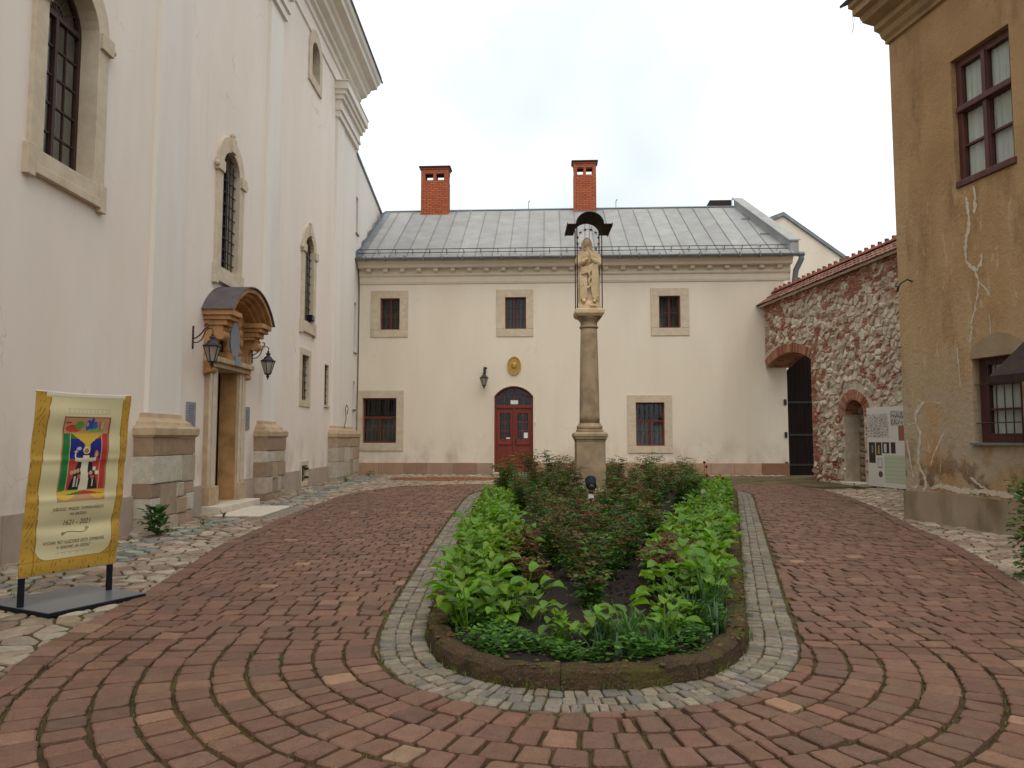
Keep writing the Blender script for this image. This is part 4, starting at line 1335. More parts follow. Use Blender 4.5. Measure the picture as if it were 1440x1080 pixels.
MB(FB).slab(arched(u0 - .1, u1 + .1, v0, vs, rise + .1), [], -.53, -.502).build('dark_backing', 'dark', fd)
for a, b in ((c - .09, c - .01), (c + .02, c + .15)):
    MB(FB).box(a - .03, b, 2.75, 2.89, -.19, -.185).build('notice_sheet', 'paper', fd)
MB(FB).box(u1 - .34, u1 - .20, 1.52, 1.72, -.19, -.186).build('notice_sheet', 'paper', fd)
MB(FB).box(u0 + .42, u0 + .56, 1.50, 1.545, -.19, -.186).build('notice_sheet', 'paper', fd)
hd = MB(FB); hd.box(c + .05, c + .09, 1.30, 1.5, -.19, -.17); hd.tube([(c + .07, 1.42, -.18), (c + .07, 1.42, -.10), (c + .17, 1.42, -.10)], .012, 6)
hd.build('door_handle', 'iron', fd)
MB(FB).box(u0 - .05, u1 + .05, -.1, .30, -.5, .22).build('door_step', 'step', fd, bevel=.015)
MB(FB).box(u1 + .03, u1 + .09, 2.05, 2.2, .0, .04).build('bell_box', 'white', fd, bevel=.006)

# ---- chimneys
def chimney(u0, u1, d0, d1, z0, z1, name, label):
    r_ = empty(name, FB((u0 + u1) / 2, z0, (d0 + d1) / 2), label, 'chimney', 'brick chimneys on the metal roof')
    zs = z1 - .62; ze = z1 - .36
    core = MB(FB)
    g = .015
    core.box(u0 + g, u1 - g, z0 - .9, zs, d0 + g, d1 - g)
    core.box(u0 + g, u1 - g, ze, z1 - .14, d0 + g, d1 - g)
    w = u1 - u0
    for a, b in ((0, .16), (.44, .56), (.84, 1)):
        core.box(u0 + g + (w - 2 * g) * a, u0 + g + (w - 2 * g) * b, zs - .001, ze + .001, d0 + g, d1 - g)
    core.build('stack', 'chimjoint', r_)
    bw = MB(FB)
    z = z0 - .3; row_ = 0
    h = .078
    while z < z1 - .16:
        blocked = zs - .077 < z < ze - .002
        u = u0 + (-.13 if row_ % 2 else 0)
        while u < u1 - .01:
            a, b = max(u, u0) + .004, min(u + .25, u1) - .004
            if b - a > .03 and not blocked:
                for dd in ((d1 - .02, d1), ):
                    bw.box(a, b, z + .004, z + h - .006, dd[0], dd[1] + R.uniform(0, .004), jit((.42, .12, .055), .14))
            u += .26
        d = d0 + (-.13 if row_ % 2 == 0 else 0)
        while d < d1 - .01:
            a, b = max(d, d0) + .004, min(d + .25, d1 - .022) - .004
            if b - a > .03 and not blocked:
                for x0, x1 in ((u0, u0 + .02), (u1 - .02, u1)):
                    bw.box(x0, x1, z + .004, z + h - .006, a, b, jit((.42, .12, .055), .14))
            d += .26
        if blocked:
            for a, b in ((0, .16), (.44, .56), (.84, 1)): bw.box(u0 + w * a + .003, u0 + w * b - .003, z + .004, z + h - .006, d1 - .02, d1, jit((.42, .12, .055), .14))
        z += h; row_ += 1
    o = bw.build('brickwork', 'chim', r_); o['kind'] = 'stuff'
    cpm = MB(FB); cpm.box(u0 - .03, u1 + .03, z1 - .16, z1 - .08, d0 - .03, d1 + .03, (.30, .085, .04)); cpm.build('brick_collar', 'chim', r_)
    MB(FB).box(u0 - .08, u1 + .08, z1 - .08, z1 - .03, d0 - .08, d1 + .08).build('cap', 'rust', r_)
    fsh = MB(FB)
    fsh.box(u0 - .03, u1 + .03, z0 - .4, z0 + .16, d1 + .002, d1 + .02)
    fsh.box(u0 - .03, u0 - .002, z0 - .4, z0 + .16, d0, d1); fsh.box(u1 + .002, u1 + .03, z0 - .4, z0 + .16, d0, d1)
    fsh.build('flashing', 'zinc_dark', r_)
chimney(1.50, 2.68, -4.35, -3.85, 10.75, 13.05, 'chimney', 'wide red brick chimney at the left end of the metal roof')
chimney(7.95, 8.90, -4.35, -3.9, 10.85, 13.20, 'chimney', 'slim red brick chimney behind the statue column canopy')
for u in (6.05, 9.75, 14.6):
    a = MB(FB); a.tube([(u, 11.2, -4.3), (u, 11.55, -4.3)], .015, 5); a.tube([(u - .0, 11.52, -4.3), (u + .05, 11.62, -4.3)], .02, 5); a.build('lightning_rod', 'zinc_dark', house)

# gabled building behind
far = empty('gabled_building', tuple(FB(18.5, .3, -9)), 'beige gable of a further building behind the house roof', 'building')
MB(FB).slab([(14.5, 0), (24, 0), (24, 7.8), (18.2, 12.2), (14.5, 10.8)], [], -9.6, -9.0).build('gable_wall', 'house', far)
MB(FB).slab([(24.3, 7.57), (24.3, 7.75), (18.2, 12.40), (14.4, 10.95), (14.4, 10.77), (18.2, 12.205)], [], -14, -8.9).build('roof', 'zinc_dark', far)

# ================================================================== THE RAMPART (right)
ramp = empty('rampart_wall', tuple(FA(5, .15, 0)), 'old rubble stone and brick rampart wall with tiled coping and arched gate', 'wall')
AL, AR, AS, ARISE = .12, 2.88, 4.02, .36
r_a = ((AR - AL) ** 2 / 4 + ARISE ** 2) / (2 * ARISE); ac = ((AL + AR) / 2, AS + ARISE - r_a); aa = math.asin((AR - AL) / 2 / r_a)
archp = [(ac[0] + r_a * math.sin(-aa + 2 * aa * i / 20), ac[1] + r_a * math.cos(-aa + 2 * aa * i / 20)) for i in range(21)]
NI = (4.52, 5.44, .12, 2.22, .40)
outer = [(.02, AS)] + archp + [(AR, -.4), (13.5, -.4), (13.5, 6.62), (.02, 6.28)]
MB(FA).slab(outer, [arched(*NI)], -.9, 0).build('core', 'mortar', ramp)
stones = []; wb = MB(FA)
RBC = [(.34, .125, .075), (.40, .17, .105), (.29, .105, .07), (.37, .19, .125), (.44, .24, .16)]
RSC = [(.68, .60, .49), (.61, .52, .41), (.74, .67, .56), (.57, .48, .37), (.70, .61, .50), (.52, .43, .33), (.74, .69, .59)]
def top_v(u): return 6.28 + .34 * u / 13.5 - .05
def free(u, v, m=.0):
    if AL - .4 - m < u < AR + .02 + m and v < AS: return False
    if u < AR + .3:
        if math.hypot(u - ac[0], v - ac[1]) < r_a + .34 + m and v < AS + .75 and u < AR + .05: return False
    if NI[0] - .02 - m < u < NI[1] + .02 + m and v < NI[3]: return False
    if math.hypot((u - 4.98), (v - NI[3])) < .78 + m and v >= NI[3]: return False
    if u > 5.58 and .2 < v < 2.38 and u < 7.6: return False
    return True
def brickness(u, v):
    b = .17
    if v > 5.55: b += .6 * (v - 5.55) / .6
    if u < 1.2 and v > 4.5: b += .25
    if AR < u < AR + .35 and v < 4.6: b += .55
    if AR + .2 < u < 4.2 and 4.1 < v < 5.0: b += .35
    b += .55 * max(0, math.sin(u * 1.9 + 1.0) * math.sin(v * 2.3 + u * .6) - .45)
    return b
labels = []
for p, poly in cells(.0, 8.6, .0, 6.7, .25, .17, .46):
    cu_, cv_ = sum(q[0] for q in poly) / len(poly), sum(q[1] for q in poly) / len(poly)
    isb = R.random() < brickness(cu_, cv_)
    labels.append((p, isb))
    if isb or not free(cu_, cv_, .07) or not .05 < cu_ < 8.5 or not .06 < cv_ < top_v(cu_) - .02: continue
    rp_ = roughen(poly, .006, .022)
    if len(rp_) < 5: continue
    ru = max(q[0] for q in rp_) - min(q[0] for q in rp_)
    mb = MB(FA)
    mb.piece(rp_, -.03, R.uniform(.012, .05), R.uniform(.012, .03), jit(R.choice(RSC), .12), R.uniform(-.012, .03), (R.uniform(-.22, .22), R.uniform(-.28, .2)))
    stones.append((mb, FA(cu_, cv_, 0), ru))
v = .03; j = 0
while v < 6.6:
    u = .03 - R.uniform(0, .12)
    while u < 8.5:
        bw_ = R.choice([.12, .25, .25, .2])
        a, b = max(u, .03) + .006, u + bw_ - .008
        uc, vc = (a + b) / 2, v + .036
        if b - a > .05 and free(uc, vc, .05) and vc < top_v(uc) and R.random() < .94:
            if min(labels, key=lambda q: (q[0][0] - uc) ** 2 + ((q[0][1] - vc) * 1.2) ** 2)[1]:
                e = R.uniform(-.006, .006)
                wb.piece([(a, v + .006 + e), (b, v + .006 - e), (b, v + .066 - e), (a, v + .066 + e)], -.02, R.uniform(.004, .03), .006, jit(R.choice(RBC), .16))
        u += bw_
    v += .074
# chinking: small spalls filling the mortar
ch = MB(FA)
for _ in range(1500):
    u, v = R.uniform(.05, 8.4), R.uniform(.1, 6.5)
    if free(u, v, .02) and v < top_v(u):
        s_ = R.uniform(.02, .055)
        n = 5; ph = R.random() * 6
        ch.piece([(u + s_ * 1.3 * math.cos(ph + 2 * PI * i / n) * R.uniform(.6, 1), v + s_ * math.sin(ph + 2 * PI * i / n) * R.uniform(.6, 1)) for i in range(n)], -.02, R.uniform(.008, .03), .01, jit(R.choice(RSC + RBC[:1]), .2))
scatter_pieces(stones, 'rubble_stone', 'rubble', ramp)
o = ch.build('small_rubble', 'rubble', ramp); o['kind'] = 'stuff'
# soldier bricks of the gate arch, of the niche arch and quoins of the jamb
def arch_ring(cx, cy, r, a0, a1, depth, n, d0, d1):
    for i in range(n):
        t0, t1 = a0 + (a1 - a0) * i / n, a0 + (a1 - a0) * (i + 1) / n
        g = (t1 - t0) * .07
        P = lambda rr, t: (cx + rr * math.sin(t), cy + rr * math.cos(t))
        dd = depth + R.uniform(-.02, .02)
        wb.piece([P(r + .002, t0 + g), P(r + .002, t1 - g), P(r + dd, t1 - g), P(r + dd, t0 + g)], d0, d1 + R.uniform(-.006, .012), .005, jit(R.choice(RBC), .14))
arch_ring(ac[0], ac[1], r_a, -aa, aa, .30, 34, -.05, .02)
arch_ring(4.98, NI[3] - .06, .48, -PI / 2, PI / 2, .27, 17, -.05, .02)
z = .0
while z < AS:
    w = R.choice([.13, .25])
    wb.piece(rect(AR + .004, AR + w, z + .006, z + .072), -.35, .012 + R.uniform(0, .01), .006, jit(R.choice(RBC), .14))
    if R.random() < .35: wb.piece(rect(AR + w + .01, AR + w + .2, z + .006, z + .072), -.03, .015, .006, jit(R.choice(RBC), .14))
    z += .08
o = wb.build('wall_bricks', 'wallbrick', ramp); o['kind'] = 'stuff'
# brick soffit of the gate arch
so = MB(FA)
for i in range(34):
    t0, t1 = -aa + 2 * aa * i / 34, -aa + 2 * aa * (i + 1) / 34
    d = -.02; k_ = i % 2
    while d > -.9:
        L = .13 if (k_ and d == -.02) else .26
        e = max(d - L, -.9)
        P = lambda rr, t: (ac[0] + rr * math.sin(t), ac[1] + rr * math.cos(t))
        g = (t1 - t0) * .06
        pa, pb = P(r_a - .008, t0 + g), P(r_a - .008, t1 - g); pc, pd = P(r_a + .01, t0 + g), P(r_a + .01, t1 - g)
        so.add([(pa[0], pa[1], d - .005), (pb[0], pb[1], d - .005), (pb[0], pb[1], e + .005), (pa[0], pa[1], e + .005), (pc[0], pc[1], d - .005), (pd[0], pd[1], d - .005), (pd[0], pd[1], e + .005), (pc[0], pc[1], e + .005)],
               [(0, 1, 2, 3), (0, 4, 5, 1), (1, 5, 6, 2), (2, 6, 7, 3), (3, 7, 4, 0)], jit(R.choice(RBC), .14))
        d = e
o = so.build('arch_soffit_bricks', 'wallbrick', ramp); o['kind'] = 'stuff'
# niche: rubble back
nb_ = MB(FA); nb_.box(NI[0] - .1, NI[1] + .1, -.1, 2.75, -.62, -.50)
nio = nb_.build('niche', 'mortar', ramp)
v = .12
while v < 2.62:
    u = NI[0] + .02; h = R.uniform(.15, .24)
    while u < NI[1] - .05:
        w = min(R.uniform(.2, .4), NI[1] - u)
        poly = roughen(rect(u, u + w, v, v + h), .008, .03)
        mb = MB(FA); mb.piece(poly, -.52, -.44 + R.uniform(-.02, .04), .03, jit(R.choice([(.34, .26, .18), (.42, .34, .25), (.30, .225, .155)]), .1), .02, (R.uniform(-.1, .1), R.uniform(-.1, .1)))
        mb.build('rubble_stone', 'rubble', nio)
        u += w
    v += h
MB(FA).box(NI[0] - .02, NI[1] + .1, -.05, .26, -.45, .16).build('niche_step', 'step', nio, bevel=.02)
ns = MB(FA)
for i in range(14):
    t0, t1 = -PI / 2 + PI * i / 14, -PI / 2 + PI * (i + 1) / 14
    P = lambda rr, t: (4.98 + rr * math.sin(t), NI[3] - .02 + rr * math.cos(t) * .92)
    for d in (0, -.24):
        a, b = P(.445, t0 + .01), P(.445, t1 - .01); c_, d_ = P(.47, t0 + .01), P(.47, t1 - .01)
        ns.add([(*a, d - .004), (*b, d - .004), (*b, d - .23), (*a, d - .23), (*c_, d - .004), (*d_, d - .004), (*d_, d - .23), (*c_, d - .23)], [(0, 1, 2, 3), (0, 4, 5, 1), (1, 5, 6, 2), (2, 6, 7, 3), (3, 7, 4, 0)], jit(R.choice(RBC), .14))
o = ns.build('niche_arch_bricks', 'wallbrick', nio); o['kind'] = 'stuff'
# tiled coping: three rows of plain tiles and knobbed ridge tiles
def cop(u, t, h):   # t = 0 eave, 1 ridge
    b = 6.22 + .34 * u / 13.5
    return (u, b + .46 * t + h * .8, .24 - .62 * t + h * .6)
slope = MB(FA)
slope.add([cop(-.1, 0, -.02), cop(13.5, 0, -.02), cop(13.5, 1, -.02), cop(-.1, 1, -.02), cop(-.1, 0, -.09), cop(13.5, 0, -.09), cop(13.5, 1, -.30), cop(-.1, 1, -.30)], [(0, 1, 2, 3), (0, 4, 5, 1), (4, 7, 6, 5), (0, 3, 7, 4), (1, 5, 6, 2)])
slope.add([(-.1, 6.66, -.38), (13.5, 7.0, -.38), (13.5, 6.5, -1.1), (-.1, 6.16, -1.1)], [(0, 1, 2, 3)])
slo = slope.build('coping', 'mortar', ramp)
tiles = []
tw = .19
for rw in range(3):
    t0 = rw * .31
    for i in range(46):
        u = -.12 + i * tw + (rw % 2) * tw / 2
        c = jit(R.choice([(.27, .13, .09), (.23, .115, .08), (.31, .165, .115), (.19, .10, .075)]), .13)
        mb = MB(FA)
        e = R.uniform(-.01, .01)
        n = 5
        vs = []
        for tt, hh in ((t0 - .03, .035 + e), (t0 + .36, .012)):
            for k in range(n):
                x = u + tw * .96 * k / (n - 1); cv = .012 * math.sin(PI * k / (n - 1))
                vs.append(cop(x, tt, hh + cv))
            for k in range(n):
                x = u + tw * .96 * k / (n - 1)
                vs.append(cop(x, tt, hh - .018))
        fs = [(k, k + 1, k + 1 + 2 * n, k + 2 * n) for k in range(n - 1)] + [(k, k + 1, k + n + 1, k + n) for k in range(n - 1)] + [(0, n, 3 * n, 2 * n), (n - 1, 2 * n - 1, 4 * n - 1, 3 * n - 1)]
        mb.add(vs, fs, c)
        tiles.append((mb, FA(u, 6.4, 0), .15))
scatter_pieces(tiles, 'roof_tile', 'tile', slo, 300)
for i in range(30):
    u = -.1 + i * .3
    mb = MB(FA)
    b = 6.22 + .34 * u / 13.5 + .46
    n = 7
    vs = [(x, b + .10 * math.sin(PI * k / (n - 1)) + hh, -.38 - .12 * math.cos(PI * k / (n - 1)) * 1.0) for x, hh in ((u, .0), (u + .3, .012)) for k in range(n)]
    mb.add(vs, [(k, k + 1, k + 1 + n, k + n) for k in range(n - 1)] + [tuple(range(n)), tuple(range(2 * n - 1, n - 1, -1))], jit((.30, .11, .07), .14))
    mb.box(u + .24, u + .30, b + .06, b + .19, -.43, -.33, jit((.28, .10, .06), .1))
    mb.build('ridge_tile', 'tile', slo)
# timber gate
gt0, gt1 = 15.27, 16.75
def gtop(u): return 3.86 + .75 * math.sin(min(1, (u - gt0) / 1.05) * PI / 2)
gm_ = MB(FB).slab([(gt0, .2), (gt1, .2), (gt1, gtop(gt1) - .03)] + [(gt1 + (gt0 - gt1) * i / 12, gtop(gt1 + (gt0 - gt1) * i / 12) - .03) for i in range(1, 13)], [], -.12, -.07)
go = gm_.build('gate', 'gatewood', ramp)
u = gt0
while u < gt1 - .02:
    w = min(.155, gt1 - u)
    MB(FB).slab([(u + .003, .22), (u + w - .003, .22), (u + w - .003, gtop(u + w)), (u + .003, gtop(u))], [], -.068, -.03 + R.uniform(-.004, .004)).build('gate_plank', 'gatewood', go)
    u += w
for z in (.55, 1.6, 2.75):
    MB(FB).box(gt0 - .09, gt0 + 1.2, z, z + .07, -.028, -.008).build('strap_hinge', 'iron', go)
    MB(FB).box(gt0 - .10, gt0 - .015, z - .06, z + .14, -.05, .04).build('hinge_pintle', 'iron', go)
rg = MB(FB); rg.tube([(gt0 + .87 + .04 * math.cos(a), 1.85 + .04 * math.sin(a), -.0) for a in [2 * PI * k / 12 for k in range(13)]], .008, 5, False); rg.build('ring_handle', 'zinc', go)
MB(FB).box(gt1 - .05, gt1 + 2.0, -.2, 7.5, -1.6, -.15).build('gate_side_wall', 'mortar', ramp)

# ================================================================== THE OCHRE BUILDING (right foreground)
och = empty('ochre_building', tuple(FO(3, .1, 0)), 'weathered ochre plaster building with peeling paint on the right', 'building')
UW = (1.42, 2.56, 5.5, 7.6); LW = (1.58, 2.48, 1.44, 2.73)
MB(FO).slab(rect(0, 14, .60, 9.0), [rect(*UW), rect(*LW)], -.5, 0).build('wall', 'ochre', och)
MB(FO).box(.002, .5, .598, 9.0, -9, -.502).build('side_wall', 'ochre', och)
MB(FO).slab([(-.03, -.3), (14, -.3), (14, .60), (9, .62), (6, .59), (3.2, .62), (2.0, .60), (1.1, .63), (-.03, .60)], [], -9, .035).build('dado', 'dado', och)
# cornice, stepped, returned round the corner
CP = [(.0, 8.66), (.05, 8.68), (.05, 8.74), (.10, 8.80), (.13, 8.90), (.20, 8.96), (.20, 9.06), (.24, 9.08), (.36, 9.16), (.40, 9.28), (.50, 9.32), (.50, 9.44), (.56, 9.48), (.56, 9.575)]
cn = MB(FO)
vs = []
for d, z in CP: vs += [(-d * .6 - .002, z, -9.3), (-d * .6 - .002, z, d + .002), (14, z, d + .002)]
cn.add(vs, [(i * 3 + k, i * 3 + k + 1, i * 3 + k + 4, i * 3 + k + 3) for i in range(len(CP) - 1) for k in (0, 1)])
cn.build('cornice', 'ochretrim', och)
MB(FO).profile([(.62, 9.58), (.62, 9.63), (-5, 12.6), (-5, 12.5)], -.5, 14.2).build('roof', 'rust', och)
rt_ = MB(FO)
for _ in range(5):
    u = R.uniform(-.38, -.1); x = R.uniform(.3, .6); z = 9.56; p = [(u, z, x)]
    for k in range(5):
        u += R.uniform(-.05, .03); z -= R.uniform(.05, .13); p.append((u, z, x))
    rt_.tube(p, .003, 4)
o = rt_.build('dry_roots', 'stem', och); o['kind'] = 'stuff'
# upper window
u0, u1, v0, v1 = UW; c = (u0 + u1) / 2; vt = v0 + .60 * (v1 - v0); t = .06
wf = MB(FO).slab(rect(u0 + .002, u1 - .002, v0 + .002, v1 - .002), [rect(u0 + .11, c - .05, v0 + .12, vt - .05), rect(c + .05, u1 - .11, v0 + .12, vt - .05), rect(u0 + .11, c - .05, vt + .06, v1 - .13), rect(c + .05, u1 - .11, vt + .06, v1 - .13)], -.2, -.09).build('window', 'darkwood', och, bevel=.01)
MB(FO).box(u0 + .04, u1 - .04, vt - .045, vt + .055, -.088, -.03).build('transom', 'darkwood', wf, bevel=.015)
MB(FO).box(c - .04, c + .04, v0 + .1, v1 - .1, -.088, -.065).build('mullion', 'darkwood', wf, bevel=.008)
MB(FO).box(u0 + .03, u1 + .03, v0 - .02, v0 + .09, -.088, .03).build('sill', 'darkwood', wf, bevel=.015)
for a, b in ((u0 + .11, c - .05), (c + .05, u1 - .11)):
    MB(FO).box(a, b, vt + .06, v1 - .13, -.156, -.15).build('pane', 'glass', wf)
    vm = v0 + .12 + (vt - .05 - v0 - .12) * .5
    MB(FO).box(a, b, vm - .018, vm + .018, -.17, -.115).build('glazing_bar', 'darkwood', wf)
    MB(FO).box(a, b, v0 + .12, vm - .019, -.156, -.15).build('pane', 'glass', wf)
    MB(FO).box(a, b, vm + .019, vt - .05, -.156, -.15).build('pane', 'glass', wf)
cu = MB(FO); n = 60
cu.add([(u0 + (u1 - u0) * i / n, v, -.185 + .006 * math.sin(i * 1.1)) for v in (v0, v1) for i in range(n + 1)], [(i, i + 1, i + n + 2, i + n + 1) for i in range(n)])
cu.build('net_curtain', 'curtain', wf)
MB(FO).box(u0 - .1, u1 + .1, v0 - .1, v1 + .1, -.53, -.502).build('dark_backing', 'dark', wf)
# lower window with bars
u0, u1, v0, v1 = LW; c = (u0 + u1) / 2
lw = MB(FO).slab(rect(u0 + .002, u1 - .002, v0 + .002, v1 - .002), [rect(u0 + .14, u1 - .14, v0 + .14, v1 - .1)], -.24, -.12).build('window', 'darkwood', och, bevel=.008)
MB(FO).box(u0 + .14, u1 - .14, v0 + .14, v1 - .1, -.20, -.195).build('pane', 'glass', lw)
for q in (.38, .68): MB(FO).box(u0 + .1, u1 - .1, v0 + (v1 - v0) * q, v0 + (v1 - v0) * q + .03, -.22, -.15).build('glazing_bar', 'darkwood', lw)
cu = MB(FO); n = 40
cu.add([(u0 + (u1 - u0) * i / n, v, -.23 + .012 * math.sin(i * 1.5)) for v in (v0, v1) for i in range(n + 1)], [(i, i + 1, i + n + 2, i + n + 1) for i in range(n)])
cu.build('net_curtain', 'curtain', lw)
MB(FO).box(u0 - .1, u1 + .1, v0 - .1, v1 + .1, -.53, -.502).build('dark_backing', 'dark', lw)
g = MB(FO)
for i in range(6): g.tube([(u0 + .1 + (u1 - u0 - .1) * i / 5.5, v0 + .01, -.05), (u0 + .1 + (u1 - u0 - .1) * i / 5.5, v1 - .01, -.05)], .009, 6)
for v in (v0 + .3, v1 - .4): g.tube([(u0, v, -.04), (u1, v, -.04)], .009, 6)
g.build('iron_bars', 'iron', lw)
MB(FO).box(u0 - .05, u1 + .03, v0 - .035, v0 - .002, -.1, .06).build('sill', 'zinc_dark', lw)
# repaired patch above the window, grey mortar
mp = MB(FO)
mp.slab([(u0 - .02, v1 + .004), (u1 + .1, v1 + .004), (u1 + .08, v1 + .16), (u1 - .15, v1 + .30), (c + .05, v1 + .36), (c - .2, v1 + .30), (u0 + .02, v1 + .18)], [], .001, .012)
mp.build('mortar_patch', 'patch', och)
# pale filled cracks: ragged ribbons of repair mortar
def ribbon(pts, w):
    mb = MB(FO)
    P = [Vector(p) for p in pts]; dense = []
    for a, b in zip(P, P[1:]):
        m = max(2, int((b - a).length / .04))
        for j in range(m): dense.append(a.lerp(b, j / m) + Vector((R.uniform(-.012, .012), R.uniform(-.012, .012))))
    dense.append(P[-1])
    L, Rr = [], []
    for i, p in enumerate(dense):
        t = (dense[min(i + 1, len(dense) - 1)] - dense[max(i - 1, 0)]).normalized(); nn = Vector((-t.y, t.x))
        ww = w * R.uniform(.35, 1.15) * (1 if 0 < i < len(dense) - 1 else .2)
        L.append(p + nn * ww); Rr.append(p - nn * ww)
    n = len(dense); ds_ = .0035 + R.uniform(0, .003)
    mb.add([(p.x, p.y, ds_) for p in L] + [(p.x, p.y, ds_) for p in Rr], [(i, i + 1, i + 1 + n, i + n) for i in range(n - 1)])
    mb.build('repair_mortar', 'repair', och)
ribbon([(1.62, 5.3), (1.66, 5.05), (1.66, 4.85), (1.58, 4.6), (1.56, 4.3), (1.66, 4.15), (1.78, 4.1), (1.86, 4.2), (1.88, 4.34)], .036)
ribbon([(1.78, 5.42), (1.80, 5.2), (1.77, 4.98)], .04)
ribbon([(1.86, 4.12), (1.88, 4.28)], .014)
ribbon([(1.72, 4.12), (1.80, 3.9), (1.76, 3.7), (1.70, 3.5), (1.62, 3.3), (1.58, 2.98)], .022)
ribbon([(1.80, 3.9), (1.92, 3.78), (2.02, 3.62)], .017)
ribbon([(1.97, 3.4), (1.98, 3.1), (1.98, 2.76)], .012)
ribbon([(1.30, 2.95), (1.32, 2.7), (1.34, 2.3)], .015)
ribbon([(.55, 2.12), (.40, 2.05), (.30, 1.92), (.33, 1.72), (.42, 1.6), (.35, 1.3), (.33, 1.05), (.45, .9), (.5, .72), (.42, .62)], .035)
ribbon([(.33, 1.78), (.18, 1.74), (.05, 1.78)], .022)
ribbon([(.07, 1.5), (.12, 1.2), (.18, .98), (.2, .82)], .022)
ribbon([(.95, 1.62), (.85, 1.45), (.7, 1.25), (.62, 1.05)], .018)
ribbon([(.6, .68), (.8, .74), (1.05, .70), (1.3, .68), (1.7, .70), (2.2, .68), (2.8, .70)], .05)
ribbon([(.95, 2.08), (.75, 2.1), (.55, 2.13)], .012)
ribbon([(1.45, .9), (1.62, .80), (1.8, .72)], .02)
ribbon([(.12, .72), (.2, .66), (.3, .72)], .035)
hk = MB(FO); hk.tube([(.35, 4.22, .0), (.38, 4.24, .12), (.36, 4.18, .22), (.33, 4.12, .25), (.28, 4.14, .28)], .014, 6); hk.tube([(.33, 4.12, .25), (.28, 4.05, .24)], .02, 6)
hk.build('iron_hook', 'iron', och)
# sheet canopy over a doorway at the picture edge
sdo = MB(FO).slab(rect(3.0, 4.1, .12, 2.25), [rect(3.1, 4.0, .13, 2.15)], .004, .045).build('side_door', 'darkwood', och, bevel=.006)
for i in range(6): MB(FO).box(3.103 + i * .149, 3.246 + i * .149, .14, 2.14, .006, .026).build('door_board', 'darkwood', sdo)
MB(FO).box(2.95, 4.15, -.05, .115, .036, .34).build('door_step', 'step', sdo, bevel=.012)
can = empty('door_canopy', tuple(FO(3.3, 2.3, 0)), 'dark sheet metal canopy jutting from the ochre wall by the barred window', 'canopy')
cm = MB(FO); cm.profile([(.0, 3.02), (.78, 2.36), (.78, 2.32), (.0, 2.97)], 2.75, 4.3); cm.build('canopy_roof', 'rust', can)
cm = MB(FO); cm.profile([(.0, 2.96), (.76, 2.325), (.76, 2.29), (.0, 2.29)], 2.78, 2.81); cm.profile([(.0, 2.96), (.76, 2.325), (.76, 2.29), (.0, 2.29)], 4.22, 4.25); cm.build('canopy_side', 'rust', can)
cm = MB(FO); cm.box(2.75, 4.3, 2.25, 2.34, .765, .80); cm.build('canopy_fascia', 'rust', can)

# ================================================================== COLUMN WITH THE STATUE
CX, CY = 1.455, 15.0
g0 = gz(CY)
colm = empty('stone_column', (CX, CY, g0), 'tall weathered sandstone column on a square pedestal in the flower bed', 'column')
colm_bits = [('pedestal', [(.34, g0 - .1), (.34, .45), (.31, .5), (.29, .52), (.285, 1.44), (.30, 1.47)]), ('pedestal_cornice', [(.29, 1.47), (.315, 1.50), (.32, 1.53), (.335, 1.55), (.335, 1.60), (.30, 1.63), (.28, 1.635)])]
for nm, pr in colm_bits:
    MB().lathe(pr, CX, CY, 4, True).build(nm, 'column', colm, bevel=.012)
MB().box(CX - .255, CX + .255, CY - .255, CY + .255, 1.637, 1.69).build('base_plate', 'column', colm, bevel=.01)
MB().lathe([(.25, 1.69), (.262, 1.715), (.262, 1.745), (.25, 1.77), (.235, 1.775), (.23, 1.80), (.222, 1.81)], CX, CY, 32).build('base_torus', 'column', colm, smooth=True)
MB().lathe([(.205 - .036 * (i / 14) ** 1.25, 1.81 + 1.93 * i / 14) for i in range(15)], CX, CY, 32).build('shaft', 'column', colm, smooth=True)
MB().lathe([(.169, 3.74), (.19, 3.75), (.195, 3.775), (.175, 3.79), (.17, 3.80), (.17, 3.86), (.20, 3.90), (.235, 3.94), (.25, 3.97)], CX, CY, 32).build('capital_neck', 'column', colm, smooth=True)
MB().lathe([(.255, 3.97), (.265, 3.99), (.29, 4.02), (.295, 4.04), (.295, 4.10), (.27, 4.115)], CX, CY, 4, True).build('abacus', 'statue', colm, bevel=.008)

# statue: one continuous carved body
st = MB()
def limb(pts, rs): st.tube(pts, rs, 12)
def fold(pts, r): st.tube([(p[0], p[1] - .022 if p[1] < -.05 else p[1], p[2]) for p in pts], r, 7)
st.ball(0, 0, .07, .235, .19, .12, 16, 10)
st.box(-.22, .22, -.18, .18, -.02, .06)
rings = []
NZ, NA = 16, 48
vs = []; fs = []
for i in range(NZ + 1):
    t = i / NZ; z = .12 + .80 * t
    rx = .205 - .055 * t + .02 * math.sin(t * PI); ry = .155 - .035 * t
    for k in range(NA):
        a = 2 * PI * k / NA
        f = 1 + (.11 * math.sin(9 * a + 3 * t + .6 * math.sin(4 * t)) + .05 * math.sin(5 * a - 4 * t)) * (1 - .55 * t)
        vs.append((rx * f * math.cos(a) + .012 * math.sin(2.4 * t), ry * f * math.sin(a), z))
for i in range(NZ):
    for k in range(NA): fs.append((i * NA + k, i * NA + (k + 1) % NA, (i + 1) * NA + (k + 1) % NA, (i + 1) * NA + k))
fs += [tuple(range(NA - 1, -1, -1)), tuple(range(NZ * NA, NZ * NA + NA))]
st.add(vs, fs)
st.ball(0, .0, .90, .155, .115, .16, 16, 10); st.ball(0, .0, 1.03, .165, .105, .13, 16, 10)
